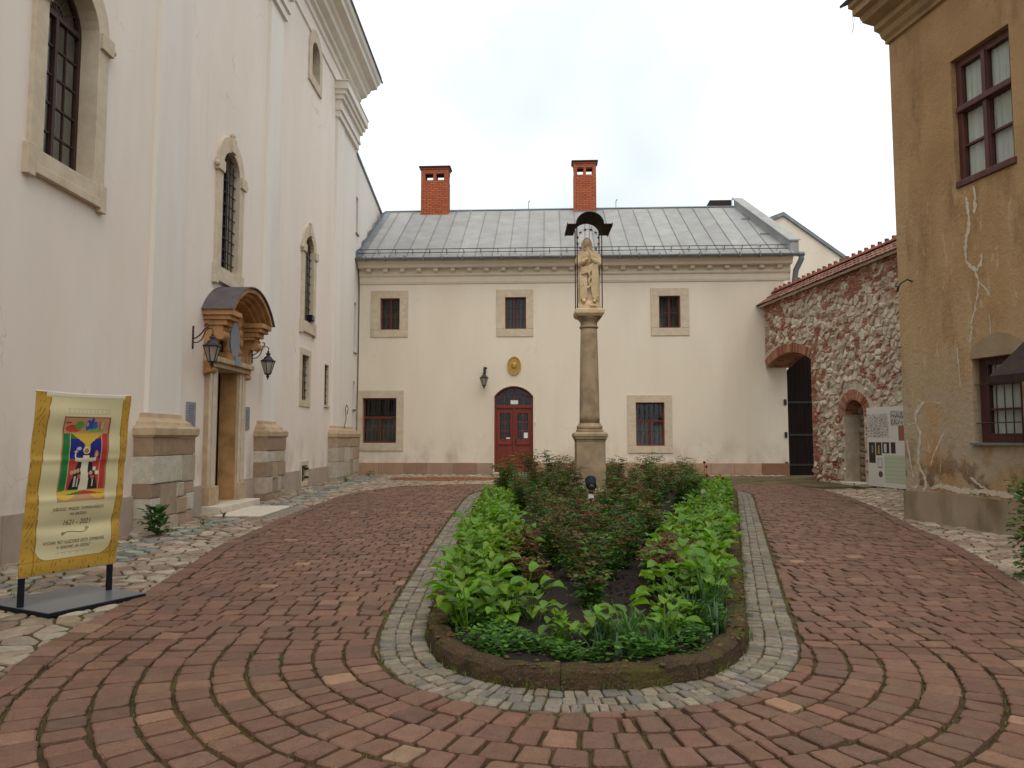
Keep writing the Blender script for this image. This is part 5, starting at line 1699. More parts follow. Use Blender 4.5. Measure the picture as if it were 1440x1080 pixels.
for s_ in (-1, 1):
    st.ball(s_ * .13, .0, 1.08, .075, .075, .075, 12, 8)
    limb([(s_ * .15, .0, 1.08), (s_ * .195, -.03, .95), (s_ * .185, -.09, .86)], [.07, .072, .068])
    limb([(s_ * .185, -.09, .86), (s_ * .11, -.17, .91), (s_ * .03, -.205, .965)], [.068, .055, .032])
    st.ball(s_ * .016, -.215, 1.03, .014, .024, .07, 8, 8, rot=Matrix.Rotation(s_ * -.12, 3, 'Y'))
    for k, L in enumerate((.05, .062, .066, .06)):   # joined fingers
        limb([(s_ * .012, -.235 + k * .012, 1.06), (s_ * .006, -.237 + k * .012, 1.06 + L)], [.008, .006])
    limb([(s_ * .018, -.19, 1.02), (s_ * .012, -.185, 1.065)], [.009, .006])
    fold([(s_ * .10, -.02, 1.17), (s_ * .13, -.07, 1.02), (s_ * .12, -.10, .9)], .02)
limb([(-.005, .0, 1.12), (-.015, -.012, 1.23)], [.06, .05])
hd_rot = Matrix.Rotation(.18, 3, 'Y')
st.ball(-.03, -.022, 1.305, .066, .078, .095, 16, 12, rot=hd_rot)
st.ball(-.025, .02, 1.325, .088, .082, .10, 16, 12, rot=hd_rot)      # hair
for s_ in (-1, 1):
    limb([(-.03 + s_ * .075, -.01, 1.32), (-.03 + s_ * .082, .01, 1.24), (-.02 + s_ * .085, .02, 1.15)], [.03, .032, .025])
limb([(-.03, -.095, 1.325), (-.032, -.112, 1.29)], [.006, .013])      # nose
st.ball(-.033, -.094, 1.262, .018, .012, .007, 8, 5)                  # lips
for s_ in (-1, 1): st.ball(-.03 + s_ * .028, -.086, 1.318, .016, .012, .008, 8, 5)
st.ball(-.03, -.088, 1.335, .05, .012, .009, 8, 5)                    # brow
# mantle: swag across the hips and hanging folds
for k in range(4):
    fold([(-.19, -.02, .86 - .04 * k), (-.13, -.13, .78 - .035 * k), (.0, -.165, .80 - .03 * k), (.12, -.14, .90 - .035 * k), (.185, -.03, .97 - .04 * k)], .026)
for x, l in ((.05, .2), (.085, .12), (.12, .16), (.15, .22)):
    fold([(x, -.15, .85), (x + .012, -.165, .6), (x - .01, -.16, .38), (x + .02, -.15, l)], .02)
fold([(.02, -.165, .80), (-.005, -.175, .66), (.015, -.17, .6), (-.015, -.178, .52), (.01, -.17, .45), (-.03, -.172, .38)], .022)
for x, l in ((-.17, .18), (-.13, .15), (-.09, .16), (-.05, .2)):
    fold([(x, -.10, .70), (x * 1.02, -.15, .45), (x * .95, -.145, l)], .017)
limb([(-.10, -.16, .15), (-.12, -.21, .12)], [.04, .025]); limb([(.08, -.16, .15), (.11, -.20, .12)], [.035, .025])
limb([(.02, -.18, .05), (.1, -.2, .055), (.17, -.15, .03)], [.02, .024, .02])
tmp = st.build('statue', 'statue')
rm = tmp.modifiers.new('r', 'REMESH'); rm.mode = 'VOXEL'; rm.voxel_size = .008
sm_ = tmp.modifiers.new('s', 'SMOOTH'); sm_.factor = .25; sm_.iterations = 1
dg = bpy.context.evaluated_depsgraph_get()
me = bpy.data.meshes.new_from_object(tmp.evaluated_get(dg))
bpy.data.objects.remove(tmp)
me.polygons.foreach_set('use_smooth', [True] * len(me.polygons))
stat = bpy.data.objects.new('statue', me); COL.objects.link(stat)
stat.location = (CX, CY, 4.13); stat.scale = (1.06,) * 3
tag(stat, 'carved stone statue of a praying robed woman on top of the column', 'statue')

# sheet canopy on four rods with a ring of twelve stars
canp = empty('statue_canopy', (CX, CY, 4.11), 'brown metal canopy on thin rods with star halo over the statue', 'canopy')
for sx in (-.25, .25):
    for sy in (-.25, .25):
        MB().tube([(CX + sx, CY + sy, 4.05), (CX + sx, CY + sy, 5.86)], .011, 8).build('rod', 'rust', canp)
bar = MB()
n = 18; RX, RZ = .285, .26; y0, y1 = CY - .42, CY + .42
po_ = [(CX + RX * math.cos(PI * k / n), 5.80 + RZ * math.sin(PI * k / n)) for k in range(n + 1)]
pi2 = [(CX + (RX - .012) * math.cos(PI * k / n), 5.80 + (RZ - .012) * math.sin(PI * k / n)) for k in range(n + 1)]
vs = [(x, y, z) for y in (y0, y1) for x, z in po_ + pi2[::-1]]
m = len(po_) * 2
bar.add(vs, [(k, (k + 1) % m, (k + 1) % m + m, k + m) for k in range(m)] + [tuple(range(m)), tuple(range(2 * m - 1, m - 1, -1))])
bar.build('barrel_roof', 'rust', canp)
for s_ in (-1, 1):
    MB().box(CX + s_ * .28 - (.17 if s_ < 0 else 0), CX + s_ * .28 + (.17 if s_ > 0 else 0), y0, y1, 5.795, 5.81).build('side_wing', 'rust', canp)
    a = CX + s_ * .45
    MB().box(a - .006, a + .006, y0, y1, 5.77, 5.835).build('wing_edge', 'rust', canp)
HZ = 5.58
hr = MB(); hr.tube([(CX + .225 * math.cos(2 * PI * k / 36), CY + .03, HZ + .235 * math.sin(2 * PI * k / 36)) for k in range(37)], .004, 5, False)
for x in (-.06, .03): hr.tube([(CX + x, CY + .06, 5.5), (CX + x, CY + .06, 6.04)], .005, 5)
hr.build('halo_ring', 'rust', canp)
for i in range(12):
    a = -PI / 2 + 2 * PI * (i + .5) / 12
    x, z = CX + .225 * math.cos(a), HZ + .235 * math.sin(a)
    s5 = MB()
    pts = [((.04 if k % 2 == 0 else .016) * math.sin(PI * k / 5), (.04 if k % 2 == 0 else .016) * math.cos(PI * k / 5)) for k in range(10)]
    s5.add([(x + p[0], CY + .015, z + p[1]) for p in pts] + [(x + p[0], CY + .03, z + p[1]) for p in pts] + [(x, CY + .003, z)], [(k, (k + 1) % 10, 20) for k in range(10)] + [(k, (k + 1) % 10, (k + 1) % 10 + 10, k + 10) for k in range(10)] + [tuple(range(10, 20))])
    s5.build('star', 'goldred', canp)

# ================================================================== LANTERNS
def lantern(name, loc, rz, label, neck=False):
    r_ = empty(name, (0, 0, 0), label, 'lantern', 'iron wall lanterns')
    br = MB()
    if not neck:
        br.box(-.018, .018, -.02, .0, -.24, .17)
        arm = [(0, -.02, -.06)] + [(0, -.02 - .20 * t, -.06 + .05 * t + .13 * t * t) for t in (.25, .5, .75, 1)] + [(0, -.25 - .03 * math.sin(a), .165 - .04 * math.cos(a) + .01) for a in (.6, 1.5, 2.4, 3.2, 4.0)]
        br.tube(arm, .012, 6)
        br.tube([(0, -.02, -.13), (0, -.10, -.125), (0, -.17, -.07), (0, -.21, .02), (0, -.235, .09), (0, -.29, .125), (0, -.345, .12), (0, -.37, .08), (0, -.36, .045)], .010, 6)
    else:
        br.box(-.03, .03, -.02, .0, -.05, .16)
        br.tube([(0, -.02, .1), (0, -.12, .17), (0, -.25, .19), (0, -.34, .13), (0, -.35, .05)], .03, 8)
        br.tube([(0, -.02, .0), (0, -.14, .08), (0, -.25, .15)], .018, 6)
        br.ball(.04, -.12, .17, .05, .05, .05, 8, 6)
    br.build('bracket', 'iron', r_)
    lx, ly, lz = 0, -.36, .04
    cap = MB()
    cap.lathe([(.012, lz), (.02, lz - .02), (.03, lz - .03), (.018, lz - .045), (.05, lz - .065), (.055, lz - .085), (.035, lz - .1), (.04, lz - .12), (.075, lz - .145), (.10, lz - .185), (.165, lz - .225), (.165, lz - .238), (.15, lz - .24)][::-1], lx, ly, 6)
    cap.build('cap', 'iron', r_)
    fr_ = MB()
    zt, zb, rt, rbm = lz - .24, lz - .51, .145, .065
    for k in range(6):
        a = 2 * PI * k / 6; a2 = 2 * PI * (k + 1) / 6
        t0 = (lx + rt * math.cos(a), ly + rt * math.sin(a), zt); b0 = (lx + rbm * math.cos(a), ly + rbm * math.sin(a), zb)
        t1 = (lx + rt * math.cos(a2), ly + rt * math.sin(a2), zt); b1 = (lx + rbm * math.cos(a2), ly + rbm * math.sin(a2), zb)
        fr_.tube([t0, b0], .009, 5); fr_.tube([t0, t1], .011, 5); fr_.tube([b0, b1], .009, 5)
        p = MB(); q = .985
        p.add([tuple(lx + (c_[0] - lx) * q if i == 0 else (ly + (c_[1] - ly) * q if i == 1 else c_[2]) for i in range(3)) for c_ in (t0, t1, b1, b0)], [(0, 1, 2, 3)])
        p.build('pane', 'lampglass', r_)
    fr_.build('frame', 'iron', r_)
    ft = MB(); ft.lathe([(.004, zb - .13), (.02, zb - .115), (.012, zb - .095), (.035, zb - .07), (.04, zb - .05), (.02, zb - .035), (.06, zb - .02), (.07, zb + .005)], lx, ly, 8)
    ft.build('finial', 'iron', r_)
    bu = MB(); bu.lathe([(.01, zb + .02), (.018, zb + .05), (.018, zb + .12), (.008, zb + .16)], lx, ly, 8); bu.build('bulb', 'white', r_)
    r_.location = loc; r_.rotation_euler = (0, 0, rz)
    return r_
def lampglass():
    m = bpy.data.materials.new('lantern_glass'); m.use_nodes = True
    nt = m.node_tree; nt.nodes.clear()
    o = nt.nodes.new('ShaderNodeOutputMaterial'); mx = nt.nodes.new('ShaderNodeMixShader'); mx.inputs[0].default_value = .5
    t = nt.nodes.new('ShaderNodeBsdfTransparent'); t.inputs[0].default_value = (.8, .78, .72, 1)
    g = nt.nodes.new('ShaderNodeBsdfPrincipled'); g.inputs['Base Color'].default_value = (.42, .39, .33, 1); g.inputs['Roughness'].default_value = .25
    nt.links.new(t.outputs[0], mx.inputs[1]); nt.links.new(g.outputs[0], mx.inputs[2]); nt.links.new(mx.outputs[0], o.inputs[0])
    return m
M['lampglass'] = lampglass()
lantern('wall_lantern', FC(13.05, 3.34, .0), PI / 2, 'black lantern on scrolled bracket nearest the camera, left of the portal')
lantern('wall_lantern', FC(16.0, 3.38, .0), PI / 2, 'black lantern on scrolled bracket right of the portal, by the second pilaster')
lantern('wall_lantern', FB(4.57, 3.86, .0), -rad(2.3), 'small black lantern on the back wall left of the red door', True)

# plaques, sun emblem, small lamps
def plaque(u0, u1, v0, v1, label):
    r_ = empty('wall_plaque', FC((u0 + u1) / 2, v0, 0), label, 'plaque', 'slate plaques beside the portal')
    MB(FC).box(u0, u1, v0, v1, .002, .03).build('slab', 'slate', r_, bevel=.004)
    tx = MB(FC); v = v1 - .06
    while v > v0 + .04:
        tx.box(u0 + .04, u1 - R.uniform(.04, .1), v - .003, v + .003, .0295, .0305); v -= .03
    o = tx.build('engraved_lines', 'ink', r_)
plaque(12.88, 13.22, 1.70, 2.15, 'grey slate plaque on the church wall left of the portal')
plaque(15.62, 15.90, 1.70, 2.18, 'grey slate plaque on the church wall right of the portal')
emb = empty('sun_emblem', tuple(FB(5.63, 4.13, 0)), 'gilded oval sunburst emblem on the wall above the red door', 'emblem')
ov = lambda rx, ry, n=32: [(5.63 + rx * math.cos(2 * PI * k / n), 4.13 + ry * math.sin(2 * PI * k / n)) for k in range(n)]
MB(FB).slab(ov(.25, .33), [ov(.215, .295)], .0, .06).build('rim', 'gold', emb)
MB(FB).slab(ov(.216, .296), [], .0, .03).build('disc', 'gold', emb)
for k in range(20):
    a = 2 * PI * k / 20; b0_, b1_ = a - .09, a + .09
    mb = MB(FB); P = lambda r_, t: (5.63 + r_ * math.cos(t) * .75, 4.13 + r_ * math.sin(t))
    p = [P(.13, b0_), P(.27, a - .03), P(.27, a + .03), P(.13, b1_)]
    mb.add([(*q, .032) for q in p] + [(*P(.15, a), .06), (*P(.27, a), .045)], [(0, 1, 5, 4), (4, 5, 2, 3), (0, 4, 3), (1, 2, 5)])
    mb.build('ray', 'goldpale', emb)
cm = MB(FB); cm.ball(5.63, 4.13, .04, .095, .125, .04, 16, 8)
for k in range(6): cm.ball(5.63 + .045 * math.cos(k), 4.13 + .06 * math.sin(k * 1.0), .075, .018, .022, .015, 6, 5)
cm.build('boss', 'gold', emb)
sp = empty('garden_spotlight', (.98, 10.0, gz(10) + .13), 'small black spotlight on a spike among the roses before the column', 'spotlight')
b = MB(); b.tube([(.98, 10.0, .1), (.98, 10.0, .72)], .012, 8); b.box(.95, 1.01, 9.98, 10.02, .7, .80); b.build('spike', 'iron', sp)
MB().box(.945, 1.015, 9.955, 9.98, .70, .765).build('label_plate', 'white', sp, bevel=.004)
b = MB(); b.tube([(.98, 9.90, .86), (.98, 9.92, .872), (.98, 10.04, .945)], [.055, .068, .075], 20); b.build('lamp_head', 'steelblack', sp, smooth=False)
b = MB(); b.tube([(.98, 9.875, .847), (.98, 9.90, .86)], [.03, .05], 16); b.build('cable_gland', 'iron', sp)
fl_ = empty('floodlight', FC(20.3, 4.72, -.02), 'small black floodlight on the sill of the furthest arched church window', 'floodlight')
MB(FC).box(20.2, 20.45, 4.76, 4.92, -.02, .12).build('housing', 'steelblack', fl_, bevel=.01)
MB(FC).box(20.28, 20.36, 4.70, 4.77, .0, .05).build('foot', 'iron', fl_)
MB(FC).box(20.22, 20.43, 4.78, 4.90, .118, .124).build('lens', 'glass', fl_)
cab = MB(FC); cab.tube([(24.2, 1.85, .12), (24.3, 2.15, .16), (24.25, 2.5, .14), (24.4, 2.62, .15), (24.6, 2.5, .15), (24.55, 2.3, .13)], .012, 6)
tag(cab.build('hanging_cable', 'iron'), 'thin black cable end hanging above the far church pilaster base', 'cable')

# ================================================================== BANNER STAND
FN = FR(-4.14, 6.17, .442, .897)
ban = empty('banner_stand', (-3.95, 6.55, gz(6.5)), 'cream and gold exhibition banner on a grey steel base by the church', 'banner')
gb_ = gz(6.5)
MB(FN).box(.02, .90, gb_ + .012, gb_ + .05, -.44, .42).build('base_plate', 'steelblack', ban, bevel=.004)
MB(FN).box(.022, .898, gb_ + .0502, gb_ + .056, -.438, .418).build('base_top', 'plate', ban)
for u in (.045, .83):
    p = MB(FN); p.box(u - .018, u + .018, gb_ + .05, .42, -.02, .02); p.build('post', 'steelblack', ban)
BW_, BH_, B0_ = .875, 1.55, .355
def bmap(s, t, off=0):
    sag = .012 * math.sin(PI * s) + .006 * math.sin(t * 37 + s * 2.0) * math.sin(PI * s) ** .5 + .005 * math.sin(t * 23 - s * 3.0 + 1.0) + .010 * math.exp(-((t - .62) / .02) ** 2) * (1 - s * .4) - .010 * math.exp(-((t - .245 - .06 * (s - .5) ** 2) / .03) ** 2) + .008 * math.exp(-((t - .40) / .02) ** 2)
    return FN(BW_ * s - .005 + .055 * t, B0_ + BH_ * t - .014 * math.sin(PI * s) * t ** 8, .03 + .05 * t + sag + off)
CREAM, GOLD, GOLDD = (.58, .505, .285), (.42, .245, .032), (.27, .145, .018)
def dist(a, b, c, d): return math.hypot(a - c, b - d)
def picture(p, q):
    """p right, q up, 0..1: an illuminated initial with a robed group"""
    if q > .80:
        c = (.42, .23, .11)
        if p < .03 or p > .97 or q > .985: c = (.25, .08, .03)
        for (x, y, rx, ry, col) in ((.22, .86, .16, .045, (.45, .05, .03)), (.34, .90, .09, .05, (.10, .26, .05)), (.52, .90, .05, .07, (.03, .08, .32)), (.60, .91, .04, .085, (.02, .05, .28)), (.66, .89, .06, .06, (.04, .10, .36)), (.70, .84, .18, .022, (.14, .30, .06)), (.80, .90, .05, .05, (.42, .06, .05)), (.10, .93, .06, .012, (.30, .05, .03))):
            if ((p - x) / rx) ** 2 + ((q - y) / ry) ** 2 < 1: c = col
        if dist(p, q * .6, .82, .54) < .03 or dist(p * 1, q * .9, .50, .82) < .02: c = (.45, .35, .2)
        return c
    if q < .075: return (.42, .23, .11) if math.sin(p * 9) + q * 20 < 1.3 else (.55, .35, .05)
    c = (.02, .015, .015)
    if p < .17: c = (.015, .16, .035) if p > .03 else (.35, .18, .07)
    elif p > .84: c = (.40, .035, .03) if p < .965 else (.30, .14, .06)
    elif q > .74: c = (.015, .16, .035) if p < .45 else (.36, .04, .03)
    elif q < .14: c = (.015, .16, .035) if p < .45 else (.36, .04, .03)
    elif q > .50: c = (.012, .015, .17)
    else: c = (.38, .05, .035)
    if abs(p - .17) < .008 or abs(p - .84) < .008: c = (.5, .40, .2)
    # golden stem of the letter
    if q > .60 and abs(p - .53) < .06 + .22 * max(0, q - .68) / .1: c = (.52, .33, .035)
    # cloak, robe, arms
    if q < .56 and q > .14:
        w = .07 + .24 * ((.56 - q) / .42) ** .8
        if abs(p - .52) < w: c = (.018, .014, .016)
    if .13 < q < .54 and abs(p - .52 + .008 * math.sin(q * 20)) < .065 + .07 * (.54 - q): c = (.62, .56, .40)
    if abs(q - .485 - .2 * (p - .52) ** 2) < .022 and abs(p - .52) < .22: c = (.60, .54, .40)
    if dist(p, q * 1.6, .52, .60 * 1.6) < .075: c = (.62, .50, .22)
    if dist(p, q * 1.6, .52, .595 * 1.6) < .045: c = (.32, .17, .10)
    if q < .29 and q > .17:
        for x in (.33, .39, .71):
            if abs(p - x) < .017: c = (.52, .46, .34)
    for (x, y, col) in ((.25, .34, (.45, .28, .18)), (.32, .35, (.45, .28, .18)), (.38, .36, (.42, .26, .16)), (.66, .33, (.45, .28, .18)), (.73, .38, (.62, .56, .45)), (.79, .33, (.60, .55, .42)), (.70, .28, (.40, .12, .08)), (.41, .29, (.40, .10, .06))):
        if dist(p, q * 1.6, x, y * 1.6) < .04: c = col
    for (x, y, rx, ry, col) in ((.30, .55, .012, .06, (.6, .56, .45)), (.30, .585, .05, .008, (.55, .4, .25)), (.36, .62, .05, .02, (.4, .45, .5)), (.74, .555, .045, .045, (.45, .12, .06)), (.74, .555, .03, .03, (.55, .30, .15))):
        if ((p - x) / rx) ** 2 + ((q - y) / ry) ** 2 < 1: c = col
    if q < .135 and abs(q - .10 - .05 * (1 - abs(p - .55) * 2.2)) < .025: c = (.52, .33, .04)
    return c
def banner_col(s, t):
    l, r_, b_ = .125 + .012 * math.sin(t * 9), .915 - .01 * math.sin(t * 9), .075
    if t > .92: l += .02 * math.sin((t - .92) / .08 * PI)
    x, y = max(0, l + .12 - s, s - (r_ - .12)), max(0, b_ + .075 - t)
    cream = l < s < r_ and t > b_ and (x == 0 or y == 0 or (x / .12) ** 2 + (y / .075) ** 2 < 1)
    if t > .975 and .1 < s < .93: return (.66, .62, .50) if t > .985 else (.52, .45, .27)
    if cream:
        if .285 < s < .785 and .385 < t < .865: return picture((s - .285) / .5, (t - .385) / .48)
        if .31 < s < .77 and .882 < t < .915: return (.42, .38, .24) if (int(s * 260) % 3 == 0 or t > .91 or t < .886) else CREAM
        if .33 < s < .66 and .092 < t < .108: return (.40, .35, .21) if (int(s * 180) % 4 == 0 or t > .105) else CREAM
        k = .97 + .04 * math.sin(s * 400)
        return tuple(c * k for c in CREAM)
    e = (x / .12) ** 2 + (y / .075) ** 2
    if l - .012 < s < l or r_ < s < r_ + .010 or b_ - .006 < t < b_ or (1 <= e < 1.13 and x > 0 and y > 0 and s > l and t > b_): return GOLDD
    w = math.sin(s * 90 + 3 * math.sin(t * 40)) * math.sin(t * 70 + 2 * math.sin(s * 50))
    return GOLDD if w > .72 else GOLD
NS, NT = 150, 270
bm_ = MB()
bm_.v = [bmap(i / NS, j / NT) for j in range(NT + 1) for i in range(NS + 1)]
for j in range(NT):
    for i in range(NS):
        a = j * (NS + 1) + i
        bm_.f.append((a, a + 1, a + NS + 2, a + NS + 1)); bm_.c.append(banner_col((i + .5) / NS, (j + .5) / NT))
fab = bm_.build('printed_fabric', 'print', ban, smooth=True, recalc=False)
hem = MB(); hem.tube([bmap(s / 20, 0, -.012) for s in range(21)], .010, 6); hem.tube([bmap(s / 20, 1, -.012) for s in range(21)], .012, 6)
hem.build('hem', 'printhem' if 'printhem' in M else 'sandlight', fab)
for u in (.045, .83):
    s_ = (u + .005) / BW_
    p = MB(); p.tube([bmap(s_, 0.0, -.03), bmap(s_, 1.0, -.03)], .014, 6); p.build('rear_post', 'steelblack', ban)
for s_ in (.32, .68):
    r5 = MB(); r5.ball(*bmap(s_, .006, .01), .008, .008, .008, 6, 5); r5.build('eyelet', 'zinc', ban)
def words(body, s0, s1, t0, h, parent, name, skew=.0):
    cu = bpy.data.curves.new('t', 'FONT'); cu.body = body; cu.align_x = 'LEFT'; cu.resolution_u = 3
    ob = bpy.data.objects.new('t', cu); COL.objects.link(ob)
    bpy.context.view_layer.update()
    me = bpy.data.meshes.new_from_object(ob.evaluated_get(bpy.context.evaluated_depsgraph_get()))
    bpy.data.objects.remove(ob)
    xs = [v.co.x for v in me.vertices]; x0, x1 = min(xs), max(xs)
    mb = MB(); mb.v = [bmap(s0 + (s1 - s0) * (v.co.x - x0) / (x1 - x0) + skew * v.co.y * h * .4, t0 + v.co.y * h, .0022) for v in me.vertices]
    mb.f = [tuple(p.vertices) for p in me.polygons]; mb.c = [None] * len(mb.f)
    bpy.data.meshes.remove(me)
    return mb.build(name, 'ink', parent, recalc=False)
words('JUBILEUSZ  MNISZEK  DOMINIKAŃSKICH', .255, .785, .338, .024, fab, 'lettering', .35)
words('NA GRÓDKU', .435, .61, .309, .022, fab, 'lettering', .35)
words('1621 - 2021', .39, .665, .256, .040, fab, 'lettering', .3)
words('WYSTAWA  PRZY  KLASZTORZE  SIÓSTR  DOMINIKANEK', .20, .825, .154, .026, fab, 'lettering', .35)
words('W  KRAKOWIE  „NA  GRÓDKU”', .335, .68, .126, .025, fab, 'lettering', .35)
orn = MB(); orn.tube([bmap(.40 + .22 * k / 10, .214 + .004 * math.sin(k * .6), .002) for k in range(11)], .0022, 4)
for cx_, cy_, rr in ((.385, .208, .018), (.635, .226, .022)):
    orn.tube([bmap(cx_ + rr * (1 - k / 30) * math.cos(k * .42), cy_ + rr * .55 * (1 - k / 30) * math.sin(k * .42), .002) for k in range(26)], .0018, 4)
orn.build('ornament', 'ink', fab)

# ================================================================== EXHIBITION BOARD on the rampart
bd = empty('exhibition_board', tuple(FA(6.3, .2, .05)), 'white exhibition panel with pictures hung on the rampart beside the niche', 'panel')
U0, U1, V0, V1 = 5.66, 7.25, .22, 2.34
def board_col(s, t):
    c = (.60, .58, .52)
    if t > .58:                       # sketched view
        if s < .56 and t < .97:
            n_ = math.sin(s * 61 + 5 * math.sin(t * 23)) * math.sin(t * 97 + 4 * math.sin(s * 37) + 3 * math.sin(t * 171)) + .35 * math.sin(s * 211 + t * 90)
            if n_ > .25 and .62 < t < .92: return (.13, .11, .09)
            if n_ > .0 and .62 < t < .88: return (.36, .33, .28)
        if .62 < s < .95 and .76 < t < .95: return (.14, .12, .10) if math.sin(s * 50 + 3 * math.sin(t * 40)) * math.sin(t * 33 + 2 * math.sin(s * 60)) > .1 else (.45, .43, .38)
        if s > .8 and t < .76: return (.26, .10, .07)
        return c
    if .03 < s < .20 and .29 < t < .56: return (.03, .026, .02) if not (abs(s - .12) < .022 and .42 < t < .52) else (.20, .19, .16)
    if .22 < s < .36 and .39 < t < .56:
        if abs(s - .29) < .018 + .055 * (.52 - t) and .41 < t < .52: return (.40, .29, .09)
        return (.05, .03, .02)
    if .38 < s < .56 and .42 < t < .56:
        if abs(s - .46) < .035 and .43 < t < .54: return (.52, .52, .48)
        return (.03, .03, .035)
    if .60 < s < .72 and .42 < t < .56: return (.05, .03, .03)
    if .25 < s < .37 and .235 < t < .355: return (.55, .53, .47) if .26 < s < .36 and .245 < t < .345 else (.12, .11, .10)
    if dist(s, t * 1.35, .32, .155 * 1.35) < .055: return (.13, .06, .045)
    if .43 < s < .97 and .05 < t < .40: return (.44, .47, .34) if int(t * 60) % 3 else (.40, .43, .31)
    return c
bm2 = MB(FA); nS, nT = 110, 150
vs = [(U0 + (U1 - U0) * i / nS, V0 + (V1 - V0) * j / nT, .062) for j in range(nT + 1) for i in range(nS + 1)]
bm2.v = [FA(*p) for p in vs]
for j in range(nT):
    for i in range(nS):
        a = j * (nS + 1) + i
        bm2.f.append((a, a + 1, a + nS + 2, a + nS + 1)); bm2.c.append(board_col((i + .5) / nS, (j + .5) / nT))
bm2.build('printed_sheet', 'print', bd, recalc=False)
MB(FA).box(U0 - .01, U1 + .01, V0 - .01, V1 + .01, .03, .060).build('backing_board', 'white', bd)
for u in (U0 + .2, U1 - .2): MB(FA).box(u - .02, u + .02, .1, V1, -.02, .029).build('batten', 'gatewood', bd)

# ================================================================== PLANTS
def leaf_pts(L, W, fold, droop, n=5, tip=1.0):
    """leaf blade along +X from the origin, folded along the midrib, drooping"""
    vs = []; fs = []
    for i in range(n + 1):
        t = i / n
        w = W * .5 * (math.sin(PI * min(1, t * .93 + .06) ** .8) ** .9) * (1 if t < 1 else .02)
        x = L * t * (1 - .18 * droop * t); z = L * (.62 * t - droop * t * t * .8)
        up = fold * w
        wav = .06 * W * math.sin(t * 9)
        vs += [(x, -w, z + up + wav), (x, 0, z), (x, w, z + up - wav)]
    for i in range(n):
        a = i * 3
        fs += [(a, a + 1, a + 4, a + 3), (a + 1, a + 2, a + 5, a + 4)]
    return vs, fs
HOSTA = [(.15, .31, .012), (.19, .36, .016), (.12, .26, .012), (.17, .33, .018), (.22, .34, .03)]
def leaf_mesh(name, L, W, fold, droop, c, stalk):
    mb = MB()
    vs, fs = leaf_pts(L, W, fold, droop, 6)
    # stalk rises from the base, blade sits on its end
    sx, sz = stalk
    mb.add([(x + sx, y, z + sz) for x, y, z in vs], fs, c)
    mb.add([(0, -.004, 0), (0, .004, 0), (sx * .5, .004, sz * .6), (sx * .5, -.004, sz * .6), (sx + .01, .003, sz + .003), (sx + .01, -.003, sz + .003)], [(0, 1, 2, 3), (3, 2, 4, 5)], (c[0] * .8, c[1] * .85, c[2]))
    return mb
leaf_types = []
for k in range(14):
    c = jit(R.choice(HOSTA), .22)
    leaf_types.append(leaf_mesh('leaf', R.uniform(.115, .175), R.uniform(.075, .11), R.uniform(.2, .6), R.uniform(.35, 1.0), c, (R.uniform(.02, .06), R.uniform(.10, .30))))
leaf_meshes = [t.mesh('leaf', 'leaf', True, False) for t in leaf_types]
def hosta_joined(nl):
    mb = MB()
    for i in range(nl):
        t = R.choice(leaf_types); a = R.uniform(0, 6.28); s_ = R.uniform(.6, 1.2); tl = R.uniform(-.1, .4)
        rot = Matrix.Rotation(a, 3, 'Z') @ Matrix.Rotation(tl, 3, 'Y')
        ox, oy = R.uniform(-.05, .05), R.uniform(-.05, .05)
        n = len(mb.v)
        mb.v += [tuple(rot @ (Vector(p) * s_) + Vector((ox, oy, 0))) for p in t.v]
        k = R.uniform(.8, 1.15)
        mb.f += [tuple(i_ + n for i_ in f) for f in t.f]; mb.c += [tuple(x * k for x in c) for c in t.c]
    return mb.mesh('foliage', 'leaf', True, False)
hosta_meshes = [hosta_joined(R.randint(20, 28)) for _ in range(6)]
def hosta(x, y, s_, single, label, group):
    r_ = empty('hosta_plant', (x, y, gz(y) + soil_h(x, y) - .02), label, 'plant', group, R.uniform(0, 6.28))
    if single:
        for i in range(R.randint(15, 20)):
            o = bpy.data.objects.new('leaf', R.choice(leaf_meshes)); COL.objects.link(o); o.parent = r_
            o.location = (R.uniform(-.05, .05), R.uniform(-.05, .05), 0)
            o.rotation_euler = (R.uniform(-.2, .2), R.uniform(-.1, .35), R.uniform(0, 6.28)); k = s_ * R.uniform(.6, 1.25); o.scale = (k, k, k)
    else:
        o = bpy.data.objects.new('foliage', R.choice(hosta_meshes)); COL.objects.link(o); o.parent = r_; o.scale = (s_,) * 3
ORD = ['first', 'second', 'third', 'fourth', 'fifth', 'sixth', 'seventh', 'eighth', 'ninth', 'tenth', 'eleventh', 'twelfth']
def ZL(side, y, k, j):
    n_ = 'left' if side == 'l' else 'right'
    if j < 12: return 'light green clump of the %s border, %s from the front in its %s row' % (n_, ORD[j], ('kerbside', 'middle', 'inner')[k])
    if y < 9.5: return 'light green broad-leaved clump in the %s border level with the bare soil' % n_
    if y < 13: return 'light green broad-leaved clump halfway along the %s border of the bed' % n_
    return 'small light green broad-leaved clump at the far end of the %s border' % n_
def RL_(x, y):
    sd_ = 'left of' if x < CX - .35 else 'right of' if x > CX + .35 else 'in line with'
    if y < 11: return 'rose bush with bronze shoots in the near rows, %s the column' % sd_
    if y < 14.6: return 'rose bush with bronze shoots in the middle rows, %s the column' % sd_
    return 'rose bush with bronze shoots in the far rows, %s the column' % sd_
hp = []
y = 5.35
while y < 15.5:
    kx = crossings(KERB, y)
    wl = .62 if y < 9 else .5
    for k in range(2 if y < 7.2 else 3):
        hp.append((kx[0] + .26 + (k + R.uniform(-.25, .25)) * wl / 2.6, y + R.uniform(-.1, .1), 'l', k, round((y - 5.35) / .26)))
    y += .26
y = 5.9
